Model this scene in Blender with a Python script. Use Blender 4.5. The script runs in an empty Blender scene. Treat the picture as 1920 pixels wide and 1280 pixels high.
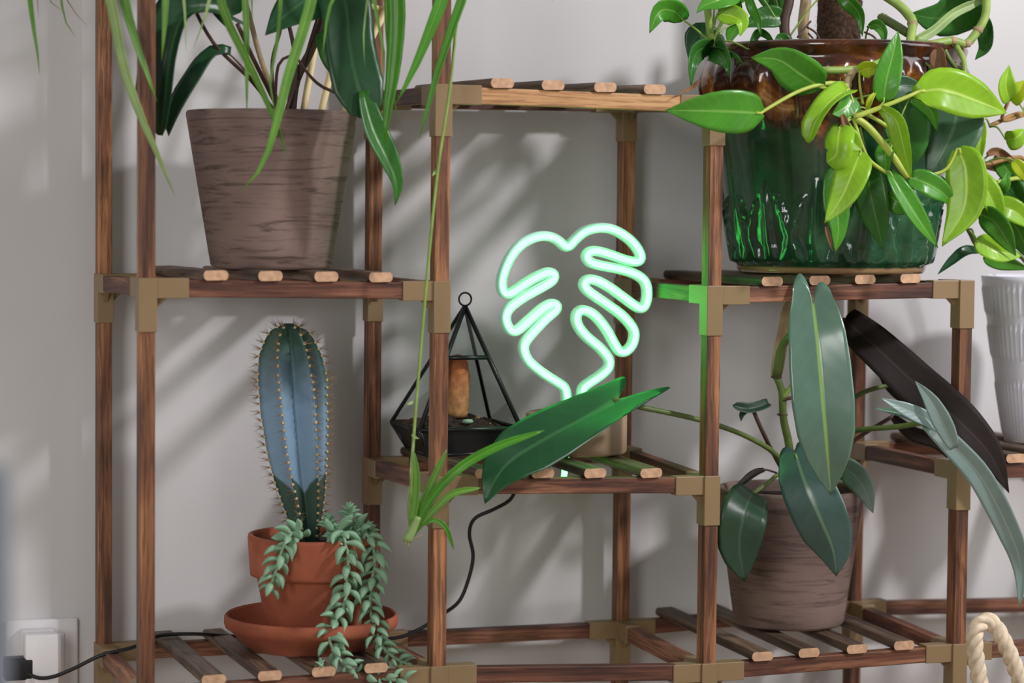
import bpy, bmesh, math, random
from mathutils import Vector, Matrix, noise
random.seed(7)
sc = bpy.context.scene
COL = sc.collection

# ------------------------------------------------------------------ camera
FPX, YAW, PITCH, ROLL = 4572.4, .3298, -.0552, .0097
CAM = Vector((-.4759, -2.6067, .0957))
_f = Vector((math.sin(YAW)*math.cos(PITCH), math.cos(YAW)*math.cos(PITCH), math.sin(PITCH)))
_r0 = Vector((math.cos(YAW), -math.sin(YAW), 0)); _u0 = _r0.cross(_f)
CR = _r0*math.cos(ROLL) + _u0*math.sin(ROLL)
CU = _u0*math.cos(ROLL) - _r0*math.sin(ROLL)
cd = bpy.data.cameras.new('camera'); cam = bpy.data.objects.new('camera', cd); COL.objects.link(cam)
M3 = Matrix((CR, CU, -_f)).transposed()
cam.matrix_world = Matrix.Translation(CAM) @ M3.to_4x4()
cd.sensor_width = 36; cd.lens = FPX/1920*36; cd.clip_start = .05; cd.clip_end = 60
cd.dof.use_dof = True; cd.dof.focus_distance = 2.86; cd.dof.aperture_fstop = 3.6
sc.camera = cam

# ------------------------------------------------------------------ light
wd = bpy.data.worlds.new('room_light'); sc.world = wd; wd.use_nodes = True
wd.node_tree.nodes['Background'].inputs[0].default_value = (1, .985, .96, 1)
wd.node_tree.nodes['Background'].inputs[1].default_value = .26
def area(name, loc, target, sx, sy, power, col):
    l = bpy.data.lights.new(name, 'AREA'); l.shape = 'RECTANGLE'; l.size = sx; l.size_y = sy
    l.energy = power; l.color = col
    o = bpy.data.objects.new(name, l); COL.objects.link(o); o.location = loc
    o.rotation_euler = (Vector(target)-Vector(loc)).to_track_quat('-Z', 'Y').to_euler()
    return o
area('window_right_light', (1.72, -1.32, 1.22), (.5, .3, -.05), .13, .17, 28, (1, .965, 1))
area('window_right_sky', (3.0, -1.7, .9), (.6, .3, -.1), 1.2, 1.4, 22, (.97, .97, 1))
area('window_left_light', (-1.75, -2.9, .6), (.7, .2, -.05), .8, 1.5, 36, (1, .985, .97))
sc.view_settings.view_transform = 'Standard'; sc.view_settings.look = 'None'
sc.view_settings.exposure = 0.10; sc.view_settings.gamma = 1.0; sc.view_settings.use_curve_mapping = False

# ------------------------------------------------------------------ pixel -> place helpers
def ray(px, py): return _f + CR*((px-960)/FPX) - CU*((py-640)/FPX)
def P(px, py, Y):
    d = ray(px, py); return CAM + d*((Y-CAM.y)/d.y)
def PZ(px, py, Z):
    d = ray(px, py); return CAM + d*((Z-CAM.z)/d.z)
def proj(p):
    d = Vector(p)-CAM; z = d.dot(_f); return 960+FPX*d.dot(CR)/z, 640-FPX*d.dot(CU)/z
def scale_at(p): return FPX/((Vector(p)-CAM).dot(_f))

# ------------------------------------------------------------------ materials
def srgb(r, g, b, k=1.0):
    f = lambda c: (c/255/12.92 if c <= 10 else ((c/255+.055)/1.055)**2.4)
    return (min(f(r)*k, 1), min(f(g)*k, 1), min(f(b)*k, 1), 1)
class NT:
    def __init__(s, name, rough=.5, **kw):
        s.m = bpy.data.materials.new(name); s.m.use_nodes = True; s.t = s.m.node_tree
        s.b = s.t.nodes['Principled BSDF']; s.b.inputs['Roughness'].default_value = rough
        for k, v in kw.items(): s.b.inputs[k.replace('_', ' ')].default_value = v
    def n(s, typ, **kw):
        nd = s.t.nodes.new(typ)
        for k, v in kw.items():
            if k.startswith('i_'):
                key = k[2:]; key = int(key) if key.isdigit() else key.replace('_', ' ')
                nd.inputs[key].default_value = v
            else: setattr(nd, k, v)
        return nd
    def l(s, a, b): s.t.links.new(a, b)
    def coord(s, scale=(1, 1, 1), out='Object', rand=True):
        tc = s.n('ShaderNodeTexCoord'); mp = s.n('ShaderNodeMapping'); mp.inputs['Scale'].default_value = scale
        src = tc.outputs[out]
        if rand:
            oi = s.n('ShaderNodeObjectInfo'); ad = s.n('ShaderNodeVectorMath', operation='ADD')
            mu = s.n('ShaderNodeMath', operation='MULTIPLY', i_1=7.3); s.l(oi.outputs['Random'], mu.inputs[0])
            s.l(src, ad.inputs[0]); s.l(mu.outputs[0], ad.inputs[1]); src = ad.outputs[0]
        s.l(src, mp.inputs['Vector']); return mp.outputs[0]
    def noise(s, vec, scale=5, detail=3, rough=.5, dist=0):
        n = s.n('ShaderNodeTexNoise', i_Scale=scale, i_Detail=detail, i_Roughness=rough, i_Distortion=dist)
        s.l(vec, n.inputs['Vector']); return n.outputs['Fac']
    def ramp(s, fac, stops):
        r = s.n('ShaderNodeValToRGB'); e = r.color_ramp.elements
        while len(e) < len(stops): e.new(.5)
        for k, (p, c) in enumerate(stops): e[k].position = p; e[k].color = c
        s.l(fac, r.inputs[0]); return r.outputs[0]
    def mix(s, fac, a, b, mode='MIX'):
        m = s.n('ShaderNodeMix', data_type='RGBA', blend_type=mode)
        for sock, v in ((m.inputs[0], fac), (m.inputs[6], a), (m.inputs[7], b)):
            if isinstance(v, (int, float, tuple)): sock.default_value = v
            else: s.l(v, sock)
        return m.outputs[2]
    def math(s, op, a, b=0.0, clamp=False):
        m = s.n('ShaderNodeMath', operation=op); m.use_clamp = clamp
        for sock, v in ((m.inputs[0], a), (m.inputs[1], b)):
            if isinstance(v, (int, float)): sock.default_value = v
            else: s.l(v, sock)
        return m.outputs[0]
    def sep(s, vec):
        x = s.n('ShaderNodeSeparateXYZ'); s.l(vec, x.inputs[0]); return x.outputs
    def col(s, c):
        if isinstance(c, tuple): s.b.inputs['Base Color'].default_value = c
        else: s.l(c, s.b.inputs['Base Color'])
        return s
    def bump(s, h, strength=.3, dist=.002):
        b = s.n('ShaderNodeBump', i_Strength=strength, i_Distance=dist); s.l(h, b.inputs['Height'])
        s.l(b.outputs[0], s.b.inputs['Normal']); return s

def wood(name, dark, mid, light, rough=.55, knots=True):
    t = NT(name, rough)
    v = t.coord((75, 75, 3.2)); g = t.noise(v, 1.0, 5, .62, .6)
    v2 = t.coord((14, 14, 5)); b = t.noise(v2, 1.0, 3, .5, .3)
    f = t.math('ADD', t.math('MULTIPLY', g, .62), t.math('MULTIPLY', b, .42))
    c = t.ramp(f, [(.40, dark), (.52, mid), (.66, light)])
    fn = t.noise(t.coord((320, 320, 16)), 1.0, 3, .6)
    c = t.mix(t.ramp(fn, [(.42, (.55, .55, .55, 1)), (.5, (0, 0, 0, 1))]), c, (dark[0]*.7, dark[1]*.7, dark[2]*.7, 1))
    if knots:
        v3 = t.coord((22, 22, 9)); k = t.n('ShaderNodeTexVoronoi', i_Scale=.55); t.l(v3, k.inputs['Vector'])
        kf = t.ramp(k.outputs['Distance'], [(.06, (1, 1, 1, 1)), (.17, (0, 0, 0, 1))])
        c = t.mix(t.math('MULTIPLY', kf, .6), c, (dark[0]*.5, dark[1]*.5, dark[2]*.5, 1))
    t.col(c); t.bump(g, .25, .0008); return t.m
def plain(name, c, rough=.5, var=.12, scale=30, bump=0, **kw):
    t = NT(name, rough, **kw); n = t.noise(t.coord(), scale, 3)
    a = tuple(x*(1-var) for x in c[:3])+(1,); b = tuple(min(1, x*(1+var)) for x in c[:3])+(1,)
    t.col(t.ramp(n, [(.3, a), (.7, b)]))
    if bump: t.bump(n, bump, .001)
    return t.m

K = 1.22
MT = {}
MT['post'] = wood('stained_wood', srgb(56, 33, 24, K), srgb(114, 72, 47, K), srgb(174, 122, 82, K))
MT['rail'] = wood('stained_wood_rail', srgb(50, 27, 20, K), srgb(98, 58, 42, K), srgb(150, 104, 76, K))
MT['pale_rail'] = wood('pale_wood_rail', srgb(126, 84, 50, K), srgb(170, 126, 82, K), srgb(196, 158, 112, K), knots=False)
MT['slat'] = wood('weathered_slat', srgb(48, 36, 28, K), srgb(92, 72, 58, K), srgb(132, 108, 88, K), knots=False)
MT['slat_end'] = plain('slat_end_grain', srgb(182, 146, 116, 1.2), .7, .2, 160)
MT['joint'] = plain('khaki_plastic', srgb(134, 112, 80, 1.08), .42, .06, 12)
t = NT('wall_paint', .85); n = t.noise(t.coord(rand=False), 3, 3); n2 = t.noise(t.coord(rand=False), 240, 2)
t.col(t.ramp(n, [(.3, (.605, .598, .598, 1)), (.7, (.66, .652, .654, 1))])); t.bump(n2, .06, .001); MT['wall'] = t.m
t = NT('floor_boards', .5); w = t.noise(t.coord((2, 20, 1), rand=False), 3, 4)
t.col(t.ramp(w, [(.3, srgb(150, 130, 110)), (.7, srgb(186, 168, 148))])); MT['floor'] = t.m

def clay(name):
    t = NT(name, .8); v = t.coord((8, 8, 95)); sp = t.sep(t.coord((1, 1, 1), rand=False))
    n = t.noise(v, 1, 6, .68, 1.6); n2 = t.noise(t.coord((6, 6, 9)), 1, 3)
    base = t.ramp(n2, [(.3, srgb(90, 73, 67, 1.25)), (.7, srgb(130, 109, 101, 1.25))])
    st = t.ramp(n, [(.36, (1, 1, 1, 1)), (.50, (0, 0, 0, 1))])
    t.col(t.mix(t.math('MULTIPLY', st, .72), base, srgb(52, 36, 32, 1.2))); t.bump(n, .15, .001); return t.m
MT['clay'] = clay('marbled_clay')
t = NT('terracotta', .82); n = t.noise(t.coord((14, 14, 22)), 1, 4); n2 = t.noise(t.coord(), 150, 3)
t.col(t.ramp(n, [(.3, srgb(122, 62, 42, 1.2)), (.55, srgb(152, 82, 56, 1.2)), (.8, srgb(168, 106, 82, 1.2))])); t.bump(n2, .15, .0006); MT['terracotta'] = t.m
t = NT('soil', .95); n = t.noise(t.coord(), 140, 4, .7); t.col(t.ramp(n, [(.35, srgb(26, 18, 14)), (.6, srgb(58, 44, 34)), (.75, srgb(110, 92, 74))])); t.bump(n, .8, .006); MT['soil'] = t.m
MT['white_pot'] = plain('white_ceramic', srgb(222, 222, 234, 1.1), .45, .03)
MT['black'] = plain('black_rubber', srgb(20, 20, 22), .45, .1)
MT['metal'] = plain('black_metal', srgb(34, 38, 40), .35, .1, Metallic=.4)
MT['white_plastic'] = plain('white_plastic', srgb(226, 224, 226), .4, .03)
MT['cane'] = plain('pale_cane', srgb(222, 204, 156, 1.2), .6, .1)
MT['chair'] = plain('grey_blue_paint', srgb(118, 126, 138), .5, .05)
MT['lamp_base'] = plain('taupe_wood_finish', srgb(150, 128, 104, 1.3), .55, .08)
MT['rope'] = plain('cream_rope', srgb(206, 190, 166, 1.2), .9, .2, 90, bump=.4)
MT['basket'] = plain('seagrass_basket', srgb(176, 150, 112), .9, .25, 60, bump=.4)
MT['dry'] = plain('dried_leaf', srgb(118, 84, 56, 1.15), .8, .3, 60)
MT['moss'] = plain('coir_moss', srgb(62, 42, 26, 1.1), .95, .8, 260, bump=1)
t = NT('glass', .03); t.b.inputs['Transmission Weight'].default_value = 1; t.b.inputs['IOR'].default_value = 1.42
t.b.inputs['Base Color'].default_value = (.93, .97, .96, 1); MT['glass'] = t.m

def leafmat(name, c, rib, rough=.32, var=.25, trans=.3, vein=.35, coat=.0, tcol=None, spec=.5):
    t = NT(name, rough, Specular_IOR_Level=spec); t.b.inputs['Coat Weight'].default_value = coat; t.b.inputs['Coat Roughness'].default_value = .15
    uv = t.n('ShaderNodeTexCoord').outputs['UV']; x, y, _ = t.sep(uv)
    s = t.math('ABSOLUTE', t.math('SUBTRACT', x, .5)); s = t.math('MULTIPLY', s, 2)
    n = t.noise(t.coord((1, 1, 1)), 28, 3)
    lo = tuple(q*(1-var) for q in c[:3])+(1,); hi = tuple(min(1, q*(1+var)) for q in c[:3])+(1,)
    base = t.ramp(n, [(.3, lo), (.7, hi)])
    w = t.math('SINE', t.math('MULTIPLY', t.math('SUBTRACT', y, t.math('MULTIPLY', s, .16)), 62))
    vf = t.math('MULTIPLY', t.math('POWER', t.math('MAXIMUM', w, 0), 6), vein*.25)
    base = t.mix(vf, base, rib)
    mr = t.ramp(s, [(.03, (1, 1, 1, 1)), (.085, (0, 0, 0, 1))])
    base = t.mix(t.math('MULTIPLY', mr, .75), base, rib)
    t.col(base)
    bh = t.math('SUBTRACT', t.math('MULTIPLY', w, .12), mr)
    t.bump(bh, .18, .0012)
    tr = t.n('ShaderNodeBsdfTranslucent'); (t.l(base, tr.inputs[0]) if tcol is None else setattr(tr.inputs[0], 'default_value', tcol)); mx = t.n('ShaderNodeMixShader', i_0=trans)
    out = [q for q in t.t.nodes if q.type == 'OUTPUT_MATERIAL'][0]
    t.l(t.b.outputs[0], mx.inputs[1]); t.l(tr.outputs[0], mx.inputs[2]); t.l(mx.outputs[0], out.inputs[0])
    return t.m
L = 1.25
MT['lime'] = leafmat('lime_leaf', srgb(142, 188, 44, L), srgb(196, 220, 110, L), .3, .15, .35)
MT['yellow'] = leafmat('yellow_leaf', srgb(170, 190, 40, L), srgb(206, 214, 100, L), .35, .15, .35)
MT['green'] = leafmat('fresh_green_leaf', srgb(76, 144, 44, L), srgb(134, 184, 86, L), .28, .15, .3)
MT['deep'] = leafmat('deep_green_leaf', srgb(52, 108, 40, L), srgb(90, 140, 66, L), .3, .2, .3)
MT['dull'] = leafmat('grey_green_leaf', srgb(60, 92, 66, L), srgb(92, 122, 92, L), .35, .15, .2)
MT['dark'] = leafmat('dark_green_leaf', srgb(34, 72, 42, L), srgb(58, 98, 58, L), .32, .2, .15)
MT['strap'] = leafmat('strap_leaf', srgb(98, 148, 52, L), srgb(168, 196, 116, L), .4, .2, .35, vein=0)
MT['strap_bright'] = leafmat('bright_strap_leaf', srgb(78, 146, 38, L), srgb(132, 184, 80, L), .35, .15, .35, vein=0)
MT['strap_pale'] = leafmat('pale_strap_leaf', srgb(150, 176, 112, L), srgb(206, 216, 170, L), .45, .15, .35, vein=0)
MT['silver'] = leafmat('silver_leaf', srgb(84, 114, 98, L), srgb(140, 176, 92, L), .2, .1, .1, vein=.12, coat=.5)
MT['silver_dark'] = leafmat('dark_silver_leaf', srgb(58, 84, 78, L), srgb(98, 128, 100, L), .28, .12, .1, vein=.15, coat=.2)
MT['silver_blue'] = leafmat('blue_silver_leaf', srgb(128, 150, 146, L), srgb(156, 174, 166, L), .3, .08, .12, vein=.1)
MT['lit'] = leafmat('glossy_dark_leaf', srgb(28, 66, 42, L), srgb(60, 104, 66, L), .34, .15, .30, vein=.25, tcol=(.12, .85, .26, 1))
MT['underside'] = leafmat('brown_leaf_underside', srgb(34, 27, 26, L), srgb(52, 43, 40, L), .6, .1, .05, spec=.2)
MT['forest'] = leafmat('forest_leaf', srgb(36, 62, 44, L), srgb(58, 84, 60, L), .4, .12, .1)
MT['stem_green'] = plain('green_stem', srgb(126, 150, 72, 1.2), .5, .2, 60)
MT['stem_lime'] = plain('lime_stem', srgb(160, 176, 74, 1.2), .45, .12, 60)
MT['stem_olive'] = plain('olive_stem', srgb(84, 100, 50, 1.2), .5, .2, 60)
MT['stem_tan'] = plain('tan_sheath', srgb(150, 130, 96, 1.2), .6, .2, 60)
MT['stem_brown'] = plain('brown_stem', srgb(66, 44, 36, 1.2), .55, .25, 60)
MT['stem_orange'] = plain('orange_brown_stem', srgb(146, 110, 62, 1.15), .55, .2, 60)
MT['sedum'] = plain('sedum_leaf', srgb(128, 164, 134, 1.2), .5, .16, 60, Subsurface_Weight=.0)
MT['sedum_stem'] = plain('sedum_stem', srgb(140, 164, 136, 1.2), .6, .1)
t = NT('blue_cactus', .6); uv = t.n('ShaderNodeTexCoord').outputs['UV']; x, y, _ = t.sep(uv)
n = t.noise(t.coord(), 55, 4)
edge = t.math('ADD', t.math('ADD', y, t.math('MULTIPLY', x, .085)), t.math('MULTIPLY', t.math('SUBTRACT', n, .5), .03))
bl = t.ramp(edge, [(.335, (0, 0, 0, 1)), (.35, (1, 1, 1, 1))])
topf = t.ramp(t.math('ADD', y, t.math('MULTIPLY', n, .2)), [(.72, (0, 0, 0, 1)), (1.08, (1, 1, 1, 1))])
blue = t.mix(t.math('MULTIPLY', n, .7), srgb(122, 148, 172, 1.3), srgb(98, 126, 146, 1.3)); blue = t.mix(topf, blue, srgb(50, 78, 66, 1.2))
t.col(t.mix(bl, srgb(52, 78, 66, 1.2), blue)); t.bump(n, .15, .001); MT['cactus'] = t.m
MT['areole'] = plain('cream_areole', srgb(196, 180, 140, 1.2), .9, .2, 200)
MT['spine'] = plain('brown_spine', srgb(134, 104, 76, 1.2), .6, .3, 90)
t = NT('orange_cactus', .85); n = t.noise(t.coord((1, 1, 1)), 120, 4); z = t.sep(t.n('ShaderNodeTexCoord').outputs['Object'])[2]
t.col(t.mix(n, t.ramp(t.math('MULTIPLY', z, 14), [(.1, srgb(206, 158, 100, 1.3)), (.9, srgb(158, 78, 32, 1.3))]), srgb(92, 50, 28))); t.bump(n, .6, .003); MT['orange_cactus'] = t.m
t = NT('neon_glow', .4); t.col((.02, .05, .03, 1)); t.b.inputs['Emission Color'].default_value = (.072, 1.0, .125, 1); t.b.inputs['Emission Strength'].default_value = 10; MT['neon'] = t.m
t = NT('silicone_sleeve', .35); t.col((.50, .72, .62, 1)); t.b.inputs['Emission Color'].default_value = (.35, .8, .58, 1); t.b.inputs['Emission Strength'].default_value = .20; MT['sleeve'] = t.m
# glazed pot: brown runs over green, by height and noise
t = NT('drip_glaze', .16); t.b.inputs['Coat Weight'].default_value = .4; t.b.inputs['Coat Roughness'].default_value = .06
ob = t.n('ShaderNodeTexCoord').outputs['Object']; zz = t.sep(ob)[2]
nv = t.noise(t.coord((26, 26, 5), rand=False), 1, 4, .6); nb = t.noise(t.coord((16, 16, 18), rand=False), 1, 4, .6, 1); ng = t.noise(t.coord((10, 10, 12), rand=False), 1, 4, .6, .4)
hb = t.math('ADD', zz, t.math('MULTIPLY', t.math('SUBTRACT', nv, .5), .19))
bf = t.ramp(t.math('MULTIPLY', hb, 3.5), [(.555, (0, 0, 0, 1)), (.645, (1, 1, 1, 1))])
grn = t.ramp(ng, [(.3, srgb(12, 36, 24)), (.55, srgb(28, 74, 46)), (.78, srgb(64, 110, 74))])
brn = t.ramp(nb, [(.35, srgb(26, 12, 8)), (.55, srgb(78, 38, 16)), (.64, srgb(134, 80, 30)), (.74, srgb(196, 152, 90))])
foot = t.ramp(t.math('MULTIPLY', zz, 20), [(.12, (1, 1, 1, 1)), (.17, (0, 0, 0, 1))])
t.col(t.mix(foot, t.mix(bf, grn, brn), srgb(150, 120, 86))); t.bump(nv, .2, .003); MT['glaze'] = t.m

# ------------------------------------------------------------------ object helpers
WPOS = {}
def link(o, parent, wpos):
    COL.objects.link(o); WPOS[o.name] = Vector(wpos)
    if parent: o.parent = parent; o.location = Vector(wpos)-WPOS[parent.name]
    else: o.location = wpos
    return o
def thing(name, label, cat, loc, group=None):
    o = bpy.data.objects.new(name, None); o.empty_display_size = .02; link(o, None, loc); tag(o, label, cat, group); return o
def tag(o, label, cat, group=None):
    o['label'] = label; o['category'] = cat
    if group: o['group'] = group
    return o
def mk(name, verts, faces, mat, parent=None, origin=None, smooth=True, uvs=None, mats=None, midx=None):
    vs = [Vector(v) for v in verts]
    if origin is None: origin = vs[0].copy()
    origin = Vector(origin); me = bpy.data.meshes.new(name)
    me.from_pydata([tuple(v-origin) for v in vs], [], faces)
    for m in (mats or [mat]): me.materials.append(MT[m])
    if midx:
        for p, k in zip(me.polygons, midx): p.material_index = k
    if uvs:
        ul = me.uv_layers.new(name='UVMap')
        for lp in me.loops: ul.data[lp.index].uv = uvs[lp.vertex_index]
    bm = bmesh.new(); bm.from_mesh(me); bmesh.ops.recalc_face_normals(bm, faces=bm.faces); bm.to_mesh(me); bm.free()
    if smooth: me.polygons.foreach_set('use_smooth', [True]*len(me.polygons))
    o = bpy.data.objects.new(name, me); return link(o, parent, origin)
class MB:
    def __init__(s): s.v = []; s.f = []
    def add(s, v, f):
        k = len(s.v); s.v += [Vector(q) for q in v]; s.f += [tuple(i+k for i in q) for q in f]; return s
    def box(s, c, h, bev=0):
        x, y, z = c; a, b, d = h
        if bev:
            bm = bmesh.new(); bmesh.ops.create_cube(bm, size=2)
            for v in bm.verts: v.co = Vector((v.co.x*a, v.co.y*b, v.co.z*d))
            bmesh.ops.bevel(bm, geom=list(bm.edges), offset=bev, segments=2, affect='EDGES', profile=.5)
            bm.verts.index_update(); s.add([v.co+Vector(c) for v in bm.verts], [[v.index for v in f.verts] for f in bm.faces]); bm.free(); return s
        v = [(x+i*a, y+j*b, z+k*d) for i in (-1, 1) for j in (-1, 1) for k in (-1, 1)]
        return s.add(v, [(0, 1, 3, 2), (4, 6, 7, 5), (0, 4, 5, 1), (2, 3, 7, 6), (0, 2, 6, 4), (1, 5, 7, 3)])
    def tube(s, pts, r, n=8, caps=True):
        v, f = tube_data(pts, r, n, caps); return s.add(v, f)
    def make(s, name, mat, parent=None, **k): return mk(name, s.v, s.f, mat, parent, **k)
def spline(pts, n):
    p = [Vector(q) for q in pts]
    if len(p) == 2: return [p[0].lerp(p[1], i/(n-1)) for i in range(n)]
    seg = [(p[i+1]-p[i]).length for i in range(len(p)-1)]; tot = sum(seg); out = []
    for i in range(n):
        d = tot*i/(n-1); k = 0
        while k < len(seg)-1 and d > seg[k]: d -= seg[k]; k += 1
        u = d/seg[k] if seg[k] else 0
        a = p[k-1] if k else p[0]*2-p[1]; b, c = p[k], p[k+1]; e = p[k+2] if k+2 < len(p) else p[-1]*2-p[-2]
        out.append(.5*(2*b+(c-a)*u+(2*a-5*b+4*c-e)*u*u+(3*b-a-3*c+e)*u**3))
    return out
def tube_data(pts, r, n=8, caps=True):
    v = []; f = []; m = len(pts); up = None
    for i, p in enumerate(pts):
        T = (pts[min(i+1, m-1)]-pts[max(i-1, 0)]).normalized()
        if up is None: up = T.orthogonal().normalized()
        A = (up-T*up.dot(T))
        A = A.normalized() if A.length > 1e-6 else T.orthogonal().normalized()
        up = A; B = T.cross(A); rr = r(i/(m-1)) if callable(r) else r
        v += [p+(A*math.cos(2*math.pi*k/n)+B*math.sin(2*math.pi*k/n))*rr for k in range(n)]
        if i: f += [((i-1)*n+k, (i-1)*n+(k+1) % n, i*n+(k+1) % n, i*n+k) for k in range(n)]
    if caps: f += [tuple(range(n)), tuple((m-1)*n+k for k in range(n))]
    return v, f
def tube(name, pts, r, mat, parent, n=8, m=20):
    v, f = tube_data(spline(pts, m), r, n); return mk(name, v, f, mat, parent)
def lathe(profile, c, n=48, rfun=None, close=True):
    v = []; f = []; m = len(profile)
    for i, (r, z) in enumerate(profile):
        for k in range(n):
            a = 2*math.pi*k/n; rr = rfun(r, z, a, i) if rfun else r
            v.append((c[0]+rr*math.cos(a), c[1]+rr*math.sin(a), c[2]+z))
        if i: f += [((i-1)*n+k, (i-1)*n+(k+1) % n, i*n+(k+1) % n, i*n+k) for k in range(n)]
    if close: f += [tuple(range(n)), tuple((m-1)*n+k for k in range(n))]
    return v, f
def disc_soil(name, c, r, parent, mat='soil', amp=.004, seed=0):
    v = [(c[0], c[1], c[2]+amp)]; f = []; n = 28; R = 6
    for j in range(1, R+1):
        for k in range(n):
            a = 2*math.pi*k/n; q = r*j/R; x, y = c[0]+q*math.cos(a), c[1]+q*math.sin(a)
            v.append((x, y, c[2]+amp*(1-(j/R)**3)+amp*noise.noise((x*60+seed, y*60, 0))*(1 if j < R else 0)))
            if j == 1: f.append((0, 1+k, 1+(k+1) % n))
            else: f.append((1+(j-2)*n+k, 1+(j-1)*n+k, 1+(j-1)*n+(k+1) % n, 1+(j-2)*n+(k+1) % n))
    return mk(name, v, f, mat, parent)

PROF = {
 'ovate': [(0, .30), (.06, .66), (.15, .90), (.3, 1), (.45, .97), (.62, .8), (.8, .47), (.92, .2), (1, .01)],
 'lance': [(0, .42), (.1, .72), (.3, .98), (.45, 1), (.65, .8), (.85, .4), (.95, .15), (1, .01)],
 'strap': [(0, .5), (.3, .95), (.6, 1), (.82, .8), (.94, .42), (1, .02)],
 'even': [(0, .8), (.1, 1), (.8, 1), (.93, .7), (1, .12)],
}
def pl(tab, t):
    for (a, x), (b, y) in zip(tab, tab[1:]):
        if t <= b: return x+(y-x)*((t-a)/(b-a))
    return tab[-1][1]
def pts3(pts): return [q if isinstance(q, Vector) else P(*q) for q in pts]
def leaf(parent, pts, w, mat, kind='ovate', roll=0, roll1=None, fold=.25, wave=.0, lobe=0., lobe2=None, splay=0., curl=0., n=16, m=8, name='leaf', pet=None, petmat='stem_green', petr=2.2, label=None, th=.0006, asym=0):
    ctl = pts3(pts); mid = spline(ctl, n); Ltot = sum((mid[i+1]-mid[i]).length for i in range(n-1))
    sc_ = 1/scale_at(mid[n//2]); hw = w*.5*sc_; roll1 = roll if roll1 is None else roll1
    top = []; bot = []; uv = []; ph = random.uniform(0, 6)
    for i, p in enumerate(mid):
        t = i/(n-1); T = (mid[min(i+1, n-1)]-mid[max(i-1, 0)]).normalized()
        V = (CAM-p).normalized(); S = T.cross(V)
        S = S.normalized() if S.length > .05 else T.orthogonal().normalized()
        Nn = S.cross(T).normalized()
        if Nn.dot(V) < 0: Nn = -Nn
        a = math.radians(roll+(roll1-roll)*t); q = Matrix.Rotation(a, 3, T); S = q @ S; Nn = q @ Nn
        h = hw*pl(PROF[kind], t)
        for j in range(m+1):
            s = -1+2*j/m; hs = h*(1+asym*s)
            b = curl*s*s
            pos = p+S*(s*hs*(1-abs(b)*.25))+Nn*(fold*abs(s)*hs - b*hs + wave*hs*abs(s)*math.sin(t*9+ph+(2 if s > 0 else 0)))
            if lobe or lobe2:
                u_ = abs(s); u_ = max(0, math.sin(math.pi*u_**.85))**.6*.85+.15*u_
                pos -= T*((lobe if s > 0 or lobe2 is None else lobe2)*hw*2*u_*max(0, 1-t*3.2)**1.5)
                pos += S*((1 if s > 0 else -1)*splay*hw*u_*max(0, 1-t*3.2)**1.5)
            top.append(pos); bot.append(pos-Nn*th); uv.append((.5+s*.5, t))
    W = m+1; N = n*W; f = []
    for i in range(n-1):
        for j in range(m):
            a = i*W+j; f.append((a, a+1, a+W+1, a+W)); f.append((N+a, N+a+W, N+a+W+1, N+a+1))
        a = i*W; f.append((a, a+W, N+a+W, N+a)); a = i*W+m; f.append((a, N+a, N+a+W, a+W))
    for j in range(m):
        f.append((j, N+j, N+j+1, j+1)); a = (n-1)*W+j; f.append((a, a+1, N+a+1, N+a))
    o = mk(name, top+bot, f, mat, parent, uvs=uv+uv)
    if label: o['label'] = label
    if pet:
        pp = [mid[1]]+pts3(pet); r = petr/scale_at(mid[0])
        tube('petiole', [mid[1], mid[0]]+pts3(pet), lambda t: r*(.75+.5*t), petmat, o, 8, 18)
    return o

# ------------------------------------------------------------------ setting
WALL_Y, FLOOR_Z = .312, -.70
def struct(o): o['kind'] = 'structure'; return o
struct(MB().box((1.0, WALL_Y+.06, .9), (4, .06, 1.62)).make('wall_back', 'wall', smooth=False))
struct(MB().box((1.0, -2.4, FLOOR_Z-.05), (4, 2.84, .05)).make('floor', 'floor', smooth=False))
struct(MB().box((1.0, WALL_Y-.006, FLOOR_Z+.045), (4, .006, .045), .002).make('baseboard_back', 'white_plastic', smooth=False))

# ------------------------------------------------------------------ rack
UX = [0, .3300, .6607, .9904, 1.3204]; FY, BY = 0.0, .2751
LV = {'U': .441, 'T': .2209, 'A': 0.0, 'M': -.2203, 'O': -.4382}
MEAS = {('F',0,'A'):540,('F',1,'A'):545,('F',1,'T'):177,('F',2,'T'):197,('F',1,'M'):910,('F',2,'M'):908,('F',2,'A'):553,('F',3,'A'):542,
 ('F',1,'O'):1264,('F',2,'O'):1258,('F',3,'O'):1221,('F',3,'M'):882,('B',0,'A'):530,('B',0,'O'):1222,('B',1,'T'):188,('B',1,'M'):873,('B',1,'A'):530,
 ('B',1,'O'):1200,('B',2,'T'):196,('B',2,'M'):850,('B',2,'O'):1178,('B',2,'A'):537,('B',3,'A'):535,('B',3,'O'):1140,('B',3,'M'):842}
def joint(s, i, l):
    x, y = UX[i], (FY if s == 'F' else BY); z = LV[l]
    if (s, i, l) in MEAS:
        for _ in range(3): z = P(proj((x, y, z))[0], MEAS[(s, i, l)], y).z
    return Vector((x, y, z))
rack = thing('plant_rack', 'stepped brown wooden plant rack with khaki plastic corner joints, against the wall', 'rack', (.66, .1375, FLOOR_Z))
def stick(name, a, b, hx, hy, mat, up=Vector((0, 1, 0))):
    a, b = Vector(a), Vector(b); Ln = (b-a).length; Z = (b-a).normalized(); Yv = (up-Z*up.dot(Z)).normalized(); X = Yv.cross(Z)
    o = MB().box((0, 0, Ln/2), (hx, hy, Ln/2), .0012).make(name, mat, None, origin=(0, 0, 0), smooth=False)
    o.parent = rack; o.location = a-WPOS[rack.name]; o.rotation_euler = Matrix((X, Yv, Z)).transposed().to_euler(); WPOS[o.name] = a
    return o
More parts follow.
